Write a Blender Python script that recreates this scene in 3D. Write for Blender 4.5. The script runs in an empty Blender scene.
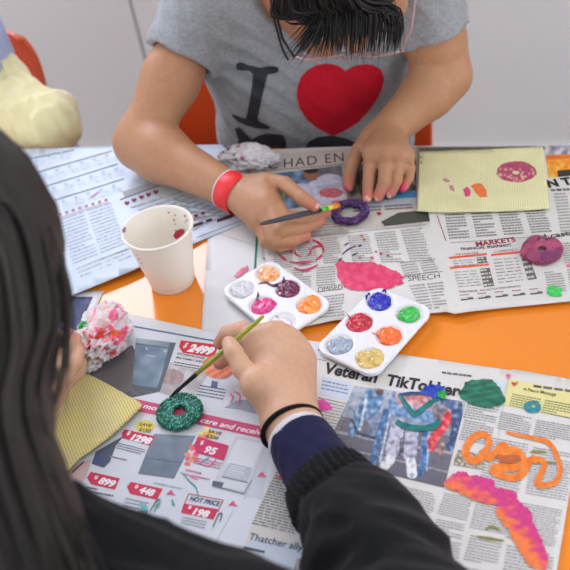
import bpy, bmesh, math, random
import numpy as np
from mathutils import Vector, Matrix, Euler, noise
from mathutils.bvhtree import BVHTree
from mathutils.geometry import delaunay_2d_cdt
random.seed(7); RNG = np.random.default_rng(7)
SC = bpy.context.scene; COL = SC.collection
V = Vector

# ------------------------------------------------------------------ camera
F_PX = 848.0; TZ = 0.72; CAM_H = 0.62
PITCH = math.radians(41.15); ROLL = math.radians(-10.0); YAW = math.radians(17.63)
fw = V((0, math.cos(PITCH), -math.sin(PITCH))); rt = V((1, 0, 0)); up = rt.cross(fw)
Rr = math.cos(ROLL)*rt + math.sin(ROLL)*up; Uu = -math.sin(ROLL)*rt + math.cos(ROLL)*up
MZ = Matrix.Rotation(YAW, 3, 'Z')
fw = MZ @ fw; Rr = MZ @ Rr; Uu = MZ @ Uu
CAM = V((0, 0, TZ+CAM_H))
def ray(x, y): return fw + Rr*((x-285)/F_PX) - Uu*((y-285)/F_PX)
def P(x, y, z=0.0):                      # point on the horizontal plane z above the table top
    d = ray(x, y); t = (z-CAM_H)/d.z
    return CAM + d*t
def Py(x, y, Y):                         # point on the vertical plane y = Y
    d = ray(x, y); return CAM + d*((Y-CAM.y)/d.y)
def Pd(x, y, dep): return CAM + ray(x, y)*dep
YE = (P(25, 149).y + P(570, 145.5).y)/2   # far edge of the table

cam = bpy.data.cameras.new('camera'); co = bpy.data.objects.new('camera', cam); COL.objects.link(co)
cam.sensor_width = 36; cam.sensor_height = 36; cam.sensor_fit = 'HORIZONTAL'; cam.lens = F_PX*36/570
M = Matrix((Rr, Uu, -fw)).transposed().to_4x4(); M.translation = CAM; co.matrix_world = M
cam.clip_start = 0.02
cam.dof.use_dof = True; cam.dof.focus_distance = 0.86; cam.dof.aperture_fstop = 6.5
SC.camera = co

# ------------------------------------------------------------------ object helpers
def link(name, me, mat=None, parent=None):
    o = bpy.data.objects.new(name, me); COL.objects.link(o)
    if mat and me is not None: me.materials.append(mat)
    if parent is not None:
        o.parent = parent; o.matrix_parent_inverse = Matrix.Identity(4)
        if parent.type == 'EMPTY' and 'org' in parent:
            pass
    return o
def rebase(root):
    """children of an Empty were built in world coordinates: shift their mesh so the Empty can sit at its base"""
    loc = root.location.copy()
    def walk(o, first):
        for c in o.children:
            if c.type == 'MESH': c.data.transform(Matrix.Translation(-loc))
            walk(c, False)
    walk(root, True)
def empty(name, loc, label, cat, group=None):
    o = bpy.data.objects.new(name, None); COL.objects.link(o); o.location = loc; o.empty_display_size = .02
    tag(o, label, cat, group); return o
def tag(o, label, cat=None, group=None, kind=None):
    if label: o['label'] = label
    if cat: o['category'] = cat
    if group: o['group'] = group
    if kind: o['kind'] = kind
    return o
def mesh(name, vs, fs, smooth=False):
    me = bpy.data.meshes.new(name); me.from_pydata([tuple(v) for v in vs], [], [tuple(f) for f in fs]); me.update()
    if smooth: me.polygons.foreach_set('use_smooth', [True]*len(me.polygons))
    return me
def s2l(c):
    return tuple(((x/255)/12.92 if x/255 <= .04045 else ((x/255+.055)/1.055)**2.4) for x in c[:3])
def set_vcol(me, cols):
    a = me.color_attributes.new('Col', 'FLOAT_COLOR', 'POINT')
    arr = np.ones((len(me.vertices), 4), np.float32); arr[:, :3] = cols
    a.data.foreach_set('color', arr.ravel())

# ------------------------------------------------------------------ materials
def mat(name, rgb=(200, 200, 200), rough=.5, spec=.5, metal=0, coat=0, sheen=0, sss=0, trans=0, vcol=False, noisy=None, bump=None, alpha=1, emis=None):
    m = bpy.data.materials.new(name); m.use_nodes = True; n = m.node_tree.nodes; L = m.node_tree.links
    b = n['Principled BSDF']; b.inputs['Roughness'].default_value = rough
    b.inputs['Specular IOR Level'].default_value = spec; b.inputs['Metallic'].default_value = metal
    b.inputs['Coat Weight'].default_value = coat; b.inputs['Sheen Weight'].default_value = sheen
    b.inputs['Transmission Weight'].default_value = trans; b.inputs['Alpha'].default_value = alpha
    if sss:
        b.inputs['Subsurface Weight'].default_value = sss; b.inputs['Subsurface Radius'].default_value = (.006, .0025, .0015); b.inputs['Subsurface Scale'].default_value = 1
    c = s2l(rgb); src = None
    b.inputs['Base Color'].default_value = (*c, 1)
    if vcol:
        a = n.new('ShaderNodeAttribute'); a.attribute_name = 'Col'; src = a.outputs['Color']
    tc = n.new('ShaderNodeTexCoord')
    if noisy:                                  # (scale, amount) multiplies the colour by a fine mottling
        nt = n.new('ShaderNodeTexNoise'); nt.inputs['Scale'].default_value = noisy[0]; nt.inputs['Detail'].default_value = 4
        L.new(tc.outputs['Object'], nt.inputs['Vector'])
        mr = n.new('ShaderNodeMapRange'); mr.inputs['From Min'].default_value = .3; mr.inputs['From Max'].default_value = .7
        mr.inputs['To Min'].default_value = 1-noisy[1]; mr.inputs['To Max'].default_value = 1+noisy[1]
        L.new(nt.outputs['Fac'], mr.inputs['Value'])
        mx = n.new('ShaderNodeMix'); mx.data_type = 'RGBA'; mx.blend_type = 'MULTIPLY'; mx.inputs['Factor'].default_value = 1
        mx.inputs['A'].default_value = (*c, 1)
        if src: L.new(src, mx.inputs['A'])
        L.new(mr.outputs['Result'], mx.inputs['B']); src = mx.outputs['Result']
    if src: L.new(src, b.inputs['Base Color'])
    if bump:
        nt = n.new('ShaderNodeTexNoise'); nt.inputs['Scale'].default_value = bump[0]; nt.inputs['Detail'].default_value = 5
        L.new(tc.outputs['Object'], nt.inputs['Vector'])
        bp = n.new('ShaderNodeBump'); bp.inputs['Strength'].default_value = bump[1]; bp.inputs['Distance'].default_value = bump[2]
        L.new(nt.outputs['Fac'], bp.inputs['Height']); L.new(bp.outputs['Normal'], b.inputs['Normal'])
    if emis:
        b.inputs['Emission Color'].default_value = (*s2l(emis[0]), 1); b.inputs['Emission Strength'].default_value = emis[1]
    return m

def weave_mat(name, rgb, rgb2, per, hole=(120, 110, 70)):
    m = bpy.data.materials.new(name); m.use_nodes = True; n = m.node_tree.nodes; L = m.node_tree.links
    b = n['Principled BSDF']; b.inputs['Roughness'].default_value = .85; b.inputs['Specular IOR Level'].default_value = .2
    uv = n.new('ShaderNodeUVMap'); uv.uv_map = 'uv'
    sx = n.new('ShaderNodeSeparateXYZ'); L.new(uv.outputs['UV'], sx.inputs[0])
    outs = []
    for k in ('X', 'Y'):
        mu = n.new('ShaderNodeMath'); mu.operation = 'MULTIPLY'; mu.inputs[1].default_value = 2*math.pi/per; L.new(sx.outputs[k], mu.inputs[0])
        si = n.new('ShaderNodeMath'); si.operation = 'SINE'; L.new(mu.outputs[0], si.inputs[0])
        ab = n.new('ShaderNodeMapRange'); ab.inputs['From Min'].default_value = -1; ab.inputs['From Max'].default_value = 1; L.new(si.outputs[0], ab.inputs['Value'])
        outs.append(ab.outputs[0])
    mn = n.new('ShaderNodeMath'); mn.operation = 'MAXIMUM'; L.new(outs[0], mn.inputs[0]); L.new(outs[1], mn.inputs[1])
    hr = n.new('ShaderNodeMapRange'); hr.inputs['From Min'].default_value = .15; hr.inputs['From Max'].default_value = .5; L.new(mn.outputs[0], hr.inputs['Value'])
    nt = n.new('ShaderNodeTexNoise'); nt.inputs['Scale'].default_value = 30; L.new(uv.outputs['UV'], nt.inputs['Vector'])
    c1 = n.new('ShaderNodeMix'); c1.data_type = 'RGBA'; c1.inputs['A'].default_value = (*s2l(rgb), 1); c1.inputs['B'].default_value = (*s2l(rgb2), 1)
    mr = n.new('ShaderNodeMapRange'); mr.inputs['From Min'].default_value = .35; mr.inputs['From Max'].default_value = .65; L.new(nt.outputs['Fac'], mr.inputs['Value']); L.new(mr.outputs[0], c1.inputs['Factor'])
    c2 = n.new('ShaderNodeMix'); c2.data_type = 'RGBA'; c2.inputs['A'].default_value = (*s2l(hole), 1); L.new(hr.outputs[0], c2.inputs['Factor']); L.new(c1.outputs['Result'], c2.inputs['B'])
    L.new(c2.outputs['Result'], b.inputs['Base Color'])
    bp = n.new('ShaderNodeBump'); bp.inputs['Strength'].default_value = .5; bp.inputs['Distance'].default_value = .0006
    L.new(mn.outputs[0], bp.inputs['Height']); L.new(bp.outputs['Normal'], b.inputs['Normal'])
    return m

def glitter_mat(name, base, fleck, fleck2, scale):
    m = bpy.data.materials.new(name); m.use_nodes = True; n = m.node_tree.nodes; L = m.node_tree.links
    b = n['Principled BSDF']; b.inputs['Roughness'].default_value = .35
    tc = n.new('ShaderNodeTexCoord'); vo = n.new('ShaderNodeTexVoronoi'); vo.inputs['Scale'].default_value = scale
    L.new(tc.outputs['Object'], vo.inputs['Vector'])
    sp = n.new('ShaderNodeSeparateColor'); L.new(vo.outputs['Color'], sp.inputs[0])
    r = n.new('ShaderNodeValToRGB'); L.new(sp.outputs[0], r.inputs[0]); r.color_ramp.interpolation = 'CONSTANT'
    e = r.color_ramp.elements; e[0].color = (*s2l(base), 1); e[1].position = .62; e[1].color = (*s2l(fleck), 1)
    x = e.new(.84); x.color = (*s2l(fleck2), 1)
    L.new(r.outputs[0], b.inputs['Base Color'])
    bp = n.new('ShaderNodeBump'); bp.inputs['Strength'].default_value = .7; bp.inputs['Distance'].default_value = .0008
    L.new(sp.outputs[1], bp.inputs['Height']); L.new(bp.outputs['Normal'], b.inputs['Normal'])
    return m

M_ink = mat('printed ink', rough=.62, spec=.25, vcol=True)
M_inkgloss = mat('gloss printed ink', rough=.45, spec=.35, vcol=True)
M_paint = mat('poster paint', rough=.38, spec=.5, vcol=True, noisy=(260, .12), bump=(400, .5, .0006))
M_wet = mat('wet poster paint', rough=.16, spec=.6, vcol=True, coat=.5, noisy=(220, .15), bump=(260, .45, .0008))
M_news = mat('newsprint', (214, 211, 206), .7, .2, noisy=(60, .025), bump=(35, .35, .0012))
M_news2 = mat('grey newsprint', (196, 190, 180), .7, .2, noisy=(60, .025), bump=(35, .35, .0012))
M_blue = mat('newsprint with blue sheen tint', (196, 210, 224), .42, .45, noisy=(60, .02), bump=(35, .3, .0012))  # blue tint in the base colour stands for window sheen
M_white = mat('white paper', (214, 214, 214), .5, .4, noisy=(40, .02), bump=(30, .3, .001))
M_cup = mat('waxed paper cup', (232, 226, 214), .45, .4, sss=.15, noisy=(25, .015))
M_plastic = mat('white palette plastic', (228, 228, 230), .3, .5, sss=.1)
M_orange = mat('orange table laminate', (238, 138, 40), .13, .5, noisy=(9, .02), bump=(90, .05, .0005))
M_chair = mat('orange chair plastic', (206, 70, 12), .38, .5, noisy=(15, .04))
M_metal = mat('grey tube metal', (150, 150, 152), .3, .5, metal=.9)
M_skin = mat('skin', rough=.5, spec=.4, sss=.10, vcol=True, noisy=(170, .05), bump=(900, .25, .0006))
M_grey = mat('grey marl jersey', (146, 150, 154), .9, .15, sheen=.3, noisy=(240, .16), bump=(700, .4, .0008))
M_black = mat('black wool jacket', (19, 20, 23), .9, .15, sheen=.06, noisy=(300, .3), bump=(600, .5, .001))
M_navy = mat('navy jersey cuff', (24, 24, 60), .85, .2, sheen=.04, noisy=(300, .12), bump=(700, .4, .0006))
M_whitecloth = mat('white jersey', (205, 203, 205), .85, .2, noisy=(300, .05))
M_yellow = mat('pale yellow fleece', (232, 225, 176), .92, .15, sheen=.4, noisy=(60, .04), bump=(140, .4, .002))
M_ltblue = mat('pale blue cotton', (176, 190, 224), .9, .15, noisy=(80, .04), bump=(140, .3, .002))
M_trous = mat('dark trousers', (38, 40, 52), .9, .15, noisy=(100, .1))
M_shoe = mat('white shoe', (190, 190, 188), .6, .3)
M_hairband = mat('black elastic', (18, 15, 15), .8, .2, bump=(500, .5, .001))
M_red = mat('red wristband plastic', (226, 44, 44), .42, .4)
M_print_red = mat('red screen print', (190, 22, 42), .85, .2, noisy=(260, .10), bump=(500, .3, .0006))
M_print_blk = mat('charcoal screen print', (52, 54, 60), .85, .2, noisy=(260, .15))
M_cord = mat('black cord', (14, 13, 14), .6, .3)
M_glass_frame = mat('clear pinkish acetate', (205, 178, 178), .12, .6, trans=.55)
M_darkmetal = mat('dark metal', (40, 40, 44), .35, .5, metal=.6)
M_silver = mat('silver ferrule', (190, 190, 195), .25, .5, metal=1)
M_brushgrey = mat('grey brush handle', (58, 62, 74), .35, .5, noisy=(60, .1))
M_green_h = mat('green brush handle', (150, 156, 24), .25, .6, coat=.4, noisy=(40, .12))
M_bristle = mat('dark wet bristles', (38, 34, 34), .6, .3)
M_tissue = mat('tissue', rough=.85, spec=.15, sss=.2, vcol=True, bump=(120, .4, .001))
def hair_mat(name, c, c2, rough):
    m = bpy.data.materials.new(name); m.use_nodes = True; n = m.node_tree.nodes; L = m.node_tree.links
    b = n['Principled BSDF']; b.inputs['Roughness'].default_value = rough; b.inputs['Specular IOR Level'].default_value = .45
    a = n.new('ShaderNodeAttribute'); a.attribute_name = 'Col'
    sp = n.new('ShaderNodeSeparateColor'); L.new(a.outputs['Color'], sp.inputs[0])
    mx = n.new('ShaderNodeMix'); mx.data_type = 'RGBA'; mx.inputs['A'].default_value = (*s2l(c), 1); mx.inputs['B'].default_value = (*s2l(c2), 1)
    L.new(sp.outputs[0], mx.inputs['Factor']); L.new(mx.outputs['Result'], b.inputs['Base Color']); return m
M_hair = hair_mat('black hair', (9, 8, 8), (24, 19, 18), .5)
M_hairN = hair_mat('long dark hair', (26, 23, 21), (50, 44, 39), .5)

# ------------------------------------------------------------------ signed distance modelling
def N3(v): v = np.asarray(v, float); return v/np.linalg.norm(v)
class SDF:
    def __init__(s, k=.01): s.p = []; s.k = k
    def cap(s, a, b, ra, rb, k=None): s.p.append(('c', np.array(a, float), np.array(b, float), ra, rb, s.k if k is None else k)); return s
    def chain(s, pts, rs, k=None):
        for i in range(len(pts)-1): s.cap(pts[i], pts[i+1], rs[i], rs[i+1], k)
        return s
    def ell(s, c, ax, r, k=None):       # ax: 3 orthonormal rows
        s.p.append(('e', np.array(c, float), np.array(ax, float), np.array(r, float), None, s.k if k is None else k)); return s
    def tube(s, a, b, ra, rb, k=None): s.p.append(('t', np.array(a, float), np.array(b, float), ra, rb, s.k if k is None else k)); return s
    def sub(s, a, b, ra, rb, k=.002): s.p.append(('s', np.array(a, float), np.array(b, float), ra, rb, k)); return s
    def subell(s, c, ax, r, k=.002): s.p.append(('f', np.array(c, float), np.array(ax, float), np.array(r, float), None, k)); return s
    def box(s, c, ax, r, rd, k=None): s.p.append(('b', np.array(c, float), np.array(ax, float), np.array(r, float), rd, s.k if k is None else k)); return s
    def bb(s, q):
        t = q[0]
        if t in 'ct' or t == 's':
            r = max(q[3], q[4]); return np.minimum(q[1], q[2])-r, np.maximum(q[1], q[2])+r
        r = np.linalg.norm(q[3]); return q[1]-r, q[1]+r
    def mesh(s, name, vox, disp=None, cut=None, pad=.012, smooth=0):
        lo = np.min([s.bb(q)[0] for q in s.p if q[0] not in 'sf'], 0)-pad; hi = np.max([s.bb(q)[1] for q in s.p if q[0] not in 'sf'], 0)+pad
        n = np.ceil((hi-lo)/vox).astype(int)+1
        F = np.full(n, 1.0, np.float32)
        for q in s.p:
            l, h = s.bb(q); k = q[5]; m = k+3*vox+.004
            i0 = np.clip(np.floor((l-m-lo)/vox).astype(int), 0, n); i1 = np.clip(np.ceil((h+m-lo)/vox).astype(int)+1, 0, n)
            if (i1 <= i0).any(): continue
            sl = tuple(slice(a, b) for a, b in zip(i0, i1))
            X = (lo[0]+vox*np.arange(i0[0], i1[0], dtype=np.float32))[:, None, None]
            Y = (lo[1]+vox*np.arange(i0[1], i1[1], dtype=np.float32))[None, :, None]
            Z = (lo[2]+vox*np.arange(i0[2], i1[2], dtype=np.float32))[None, None, :]
            if q[0] in 'cts':
                a, b = q[1], q[2]; d = b-a; L2 = max(d@d, 1e-12)
                t0 = ((X-a[0])*d[0]+(Y-a[1])*d[1]+(Z-a[2])*d[2])/L2
                t = np.clip(t0, 0, 1)
                D = np.sqrt((X-a[0]-t*d[0])**2+(Y-a[1]-t*d[1])**2+(Z-a[2]-t*d[2])**2)-(q[3]+(q[4]-q[3])*t)
                if q[0] == 't':
                    L = math.sqrt(L2); rr = np.sqrt(np.maximum((X-a[0]-t0*d[0])**2+(Y-a[1]-t0*d[1])**2+(Z-a[2]-t0*d[2])**2, 0))-(q[3]+(q[4]-q[3])*t)
                    D = np.maximum(rr, np.maximum(-t0*L, (t0-1)*L))
            elif q[0] in 'ef':
                ax, r = q[2], q[3]; e = 0; g = 0
                for i in range(3):
                    w = ((X-q[1][0])*ax[i][0]+(Y-q[1][1])*ax[i][1]+(Z-q[1][2])*ax[i][2])
                    e = e+(w/r[i])**2; g = g+(w/r[i]**2)**2
                e = np.sqrt(e); D = e*(e-1)/np.maximum(np.sqrt(g), 1e-6)
            else:
                ax, r, rd = q[2], q[3]-q[4], q[4]; o = 0; ins = -1e9
                for i in range(3):
                    w = np.abs((X-q[1][0])*ax[i][0]+(Y-q[1][1])*ax[i][1]+(Z-q[1][2])*ax[i][2])-r[i]
                    o = o+np.maximum(w, 0)**2; ins = np.maximum(ins, w)
                D = np.sqrt(o)+np.minimum(ins, 0)-rd
            G = F[sl]
            if q[0] in 'sf':
                D = -D; hh = np.maximum(k-np.abs(G-D), 0)/k; F[sl] = np.maximum(G, D)+hh*hh*k*.25
            elif k > 0:
                hh = np.maximum(k-np.abs(G-D), 0)/k; F[sl] = np.minimum(G, D)-hh*hh*k*.25
            else: F[sl] = np.minimum(G, D)
        if disp is not None or cut is not None:
            band = np.argwhere(np.abs(F) < .02)
            pw = lo+vox*band
            f = F[tuple(band.T)]
            if disp is not None: f = f-disp(pw)
            if cut is not None:
                for (pt, nn) in cut: f = np.maximum(f, (pw-np.asarray(pt))@N3(nn))
            F[tuple(band.T)] = f
            if cut is not None:
                neg = np.argwhere(F <= -.02); pw = lo+vox*neg; f = F[tuple(neg.T)]
                for (pt, nn) in cut: f = np.maximum(f, (pw-np.asarray(pt))@N3(nn))
                F[tuple(neg.T)] = f
        F[0] = F[-1] = 1; F[:, 0] = F[:, -1] = 1; F[:, :, 0] = F[:, :, -1] = 1
        return nets(name, F, lo, vox, smooth)
def nets(name, F, lo, vox, smooth=0):
    I = F < 0; n = np.array(F.shape)-1
    cnt = np.zeros(n, np.uint8)
    offs = [(i, j, k) for i in (0, 1) for j in (0, 1) for k in (0, 1)]
    for (i, j, k) in offs: cnt += I[i:n[0]+i, j:n[1]+j, k:n[2]+k]
    act = np.argwhere((cnt > 0) & (cnt < 8))
    vals = np.stack([F[act[:, 0]+i, act[:, 1]+j, act[:, 2]+k] for (i, j, k) in offs], 1)
    pos = np.zeros((len(act), 3)); c = np.zeros(len(act))
    for a in range(8):
        for b in range(a+1, 8):
            d = np.array(offs[b])-np.array(offs[a])
            if np.abs(d).sum() != 1: continue
            fa, fb = vals[:, a], vals[:, b]; m = (fa < 0) != (fb < 0)
            t = np.where(m, fa/np.where(m, fa-fb, 1), 0)
            pos += m[:, None]*(np.array(offs[a])+t[:, None]*d); c += m
    vs = lo+vox*(act+pos/c[:, None])
    idx = np.full(n, -1, np.int32); idx[tuple(act.T)] = np.arange(len(act))
    quads = []
    for ax in range(3):
        A = I.take(range(0, n[ax]), ax); B = I.take(range(1, n[ax]+1), ax)
        e = np.argwhere(A != B); u, w = (ax+1) % 3, (ax+2) % 3
        ok = (e[:, u] > 0) & (e[:, w] > 0) & (e[:, u] < n[u]) & (e[:, w] < n[w]); e = e[ok]
        flip = ~A[tuple(e.T)]
        du = np.zeros(3, int); du[u] = 1; dw = np.zeros(3, int); dw[w] = 1
        q = np.stack([idx[tuple((e-du-dw).T)], idx[tuple((e-dw).T)], idx[tuple(e.T)], idx[tuple((e-du).T)]], 1)
        q[flip] = q[flip][:, ::-1]; quads.append(q)
    q = np.concatenate(quads)
    if smooth:
        ea = np.concatenate([q[:, 0], q[:, 1], q[:, 2], q[:, 3]]); eb = np.concatenate([q[:, 1], q[:, 2], q[:, 3], q[:, 0]])
        deg = np.bincount(ea, minlength=len(vs)).astype(float)
        for _ in range(smooth):
            acc = np.stack([np.bincount(ea, weights=vs[eb, i], minlength=len(vs)) for i in range(3)], 1)
            vs = vs*.5+.5*acc/np.maximum(deg, 1)[:, None]
    me = bpy.data.meshes.new(name)
    me.vertices.add(len(vs)); me.vertices.foreach_set('co', vs.astype(np.float32).ravel())
    me.loops.add(q.size); me.loops.foreach_set('vertex_index', q.astype(np.int32).ravel())
    me.polygons.add(len(q)); me.polygons.foreach_set('loop_start', np.arange(0, q.size, 4, dtype=np.int32))
    me.polygons.foreach_set('loop_total', np.full(len(q), 4, np.int32))
    me.polygons.foreach_set('use_smooth', np.ones(len(q), bool)); me.update(calc_edges=True); me.validate()
    return me
def coords(me):
    a = np.empty(len(me.vertices)*3, np.float32); me.vertices.foreach_get('co', a); return a.reshape(-1, 3)
def join(name, mes, cols=None):
    vs, fs, off, cc = [], [], 0, []
    for i, m in enumerate(mes):
        vs.append(coords(m)); fs += [tuple(v+off for v in p.vertices) for p in m.polygons]; off += len(m.vertices)
        if 'Col' in m.color_attributes:
            a = np.empty(len(m.vertices)*4, np.float32); m.color_attributes['Col'].data.foreach_get('color', a); cc.append(a.reshape(-1, 4)[:, :3])
    me = bpy.data.meshes.new(name); me.from_pydata(np.concatenate(vs).tolist(), [], fs); me.polygons.foreach_set('use_smooth', [True]*len(fs)); me.update()
    if len(cc) == len(mes): set_vcol(me, np.concatenate(cc))
    return me
def wav(p, f, seed=0.):          # cheap smooth pseudo noise, vectorised
    p = np.asarray(p)*f+seed
    x, y, z = p[:, 0], p[:, 1], p[:, 2]
    return (np.sin(x+1.7*np.sin(y*.9+seed)+.6*z)*np.cos(y*1.13-.8*np.sin(z*1.2)+.4*x)+.5*np.sin(2.1*x-1.3*y+1.9*z+np.sin(z*2+x)))/1.5
def tube_mesh(pts, rs, sides=8, closed=False, cap=True):
    pts = [V(p) for p in pts]; n = len(pts); vs, fs = [], []
    if not hasattr(rs, '__len__'): rs = [rs]*n
    prev = None
    for i, p in enumerate(pts):
        if closed: t = (pts[(i+1) % n]-pts[i-1]).normalized()
        else: t = (pts[min(i+1, n-1)]-pts[max(i-1, 0)]).normalized()
        if prev is None:
            a = t.orthogonal().normalized()
        else:
            a = (prev-t*prev.dot(t)).normalized()
        prev = a; b = t.cross(a)
        for k in range(sides):
            th = 2*math.pi*k/sides; vs.append(p+(a*math.cos(th)+b*math.sin(th))*rs[i])
    m = n if closed else n-1
    for i in range(m):
        for k in range(sides):
            k2 = (k+1) % sides; j = (i+1) % n
            fs.append((i*sides+k, i*sides+k2, j*sides+k2, j*sides+k))
    if cap and not closed: fs.append(tuple(range(sides))[::-1]); fs.append(tuple((n-1)*sides+k for k in range(sides)))
    return vs, fs
def tube(name, pts, rs, m, parent, sides=8, closed=False):
    vs, fs = tube_mesh(pts, rs, sides, closed); return link(name, mesh(name, vs, fs, True), m, parent)
def smooth_path(pts, n=8):
    pts = [V(p) for p in pts]; out = []
    for i in range(len(pts)-1):
        p0, p1, p2, p3 = pts[max(i-1, 0)], pts[i], pts[i+1], pts[min(i+2, len(pts)-1)]
        for k in range(n):
            t = k/n; out.append(.5*((2*p1)+(p2-p0)*t+(2*p0-5*p1+4*p2-p3)*t*t+(3*p1-p0-3*p2+p3)*t**3))
    out.append(pts[-1]); return out
def lathe(name, prof, seg=64):
    vs, fs = [], []; n = len(prof)
    for k in range(seg):
        th = 2*math.pi*k/seg
        for r, z in prof: vs.append((r*math.cos(th), r*math.sin(th), z))
    for k in range(seg):
        k2 = (k+1) % seg
        for i in range(n-1): fs.append((k*n+i, k2*n+i, k2*n+i+1, k*n+i+1))
    me = mesh(name, vs, fs, True); bm = bmesh.new(); bm.from_mesh(me); bmesh.ops.remove_doubles(bm, verts=bm.verts, dist=1e-6)
    bmesh.ops.recalc_face_normals(bm, faces=bm.faces); bm.to_mesh(me); bm.free(); return me
def bevel_box(name, lo, hi, bev=.003, seg=3):
    bm = bmesh.new(); bmesh.ops.create_cube(bm, size=1)
    for v in bm.verts: v.co = V([(lo[i]+hi[i])/2+v.co[i]*(hi[i]-lo[i]) for i in range(3)])
    if bev: bmesh.ops.bevel(bm, geom=bm.edges[:], offset=bev, segments=seg, affect='EDGES', profile=.5)
    me = bpy.data.meshes.new(name); bm.to_mesh(me); bm.free(); return me

# ------------------------------------------------------------------ printed sheets
def inside(pt, poly):
    x, y = pt; c = False; n = len(poly)
    for i in range(n):
        x1, y1 = poly[i]; x2, y2 = poly[i-1]
        if (y1 > y) != (y2 > y) and x < (x2-x1)*(y-y1)/(y2-y1)+x1: c = not c
    return c
def fill(poly, step, hole=None, rag=0, seed=0):
    """triangulated polygon with inner points; poly in px"""
    def dens(pl):
        out = []
        for i in range(len(pl)):
            a, b = V(pl[i]), V(pl[(i+1) % len(pl)]); k = max(1, int((b-a).length/step))
            nrm = V((-(b-a).y, (b-a).x)); nrm = nrm/max(nrm.length, 1e-6)
            for j in range(k):
                q = a.lerp(b, j/k)
                if rag: q = q+nrm*rag*(noise.noise(V((q.x*.35, q.y*.35, seed)))+.6*noise.noise(V((q.x*1.1, q.y*1.1, seed+5))))
                out.append((q.x, q.y))
        return out
    pl = dens(poly); hl = dens(hole) if hole else []
    pts = [V(q) for q in pl+hl]
    edges = [(i, (i+1) % len(pl)) for i in range(len(pl))]+[(len(pl)+i, len(pl)+(i+1) % len(hl)) for i in range(len(hl))]
    xs = [q[0] for q in pl]; ys = [q[1] for q in pl]
    y = min(ys)+step*.5
    while y < max(ys):
        x = min(xs)+step*.5
        while x < max(xs):
            if inside((x, y), pl) and not (hl and inside((x, y), hl)): pts.append(V((x+.1*step*random.random(), y+.1*step*random.random())))
            x += step
        y += step
    r = delaunay_2d_cdt(pts, edges, [], 1, 1e-4)
    vs = [(v.x, v.y) for v in r[0]]; fs = []
    for f in r[2]:
        cx = sum(vs[i][0] for i in f)/len(f); cy = sum(vs[i][1] for i in f)/len(f)
        if hl and inside((cx, cy), hl): continue
        if not inside((cx, cy), pl): continue
        a, b, c = [vs[i] for i in f[:3]]
        ar = (b[0]-a[0])*(c[1]-a[1])-(b[1]-a[1])*(c[0]-a[0])
        fs.append(tuple(f) if ar < 0 else tuple(f)[::-1])
    return vs, fs
def edge_dist(p, poly):
    m = 1e9
    for i in range(len(poly)):
        a, b = V(poly[i-1]), V(poly[i]); d = b-a; t = max(0, min(1, (V(p)-a).dot(d)/max(d.length_squared, 1e-9))); m = min(m, (V(p)-a-d*t).length)
    return m
FONTS = {}
class Sheet:
    def __init__(s, z0, amp=.0012, extra=None, seed=0): s.z0 = z0; s.amp = amp; s.extra = extra; s.seed = seed
    def H(s, x, y):
        z = s.z0+s.amp*(1+math.sin(x*23+s.seed+1.5*math.sin(y*17+s.seed))*math.cos(y*19-s.seed*2))*.5
        if s.extra: z += s.extra(x, y)
        return z
    def at(s, px, py, lift=0):
        z = s.z0
        for _ in range(4): p = P(px, py, z); z = s.H(p.x, p.y)
        p = P(px, py, z); p.z = TZ+z+lift; return p
    def lifted(s, p, lift): return V((p.x, p.y, TZ+s.H(p.x, p.y)+lift))
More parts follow.
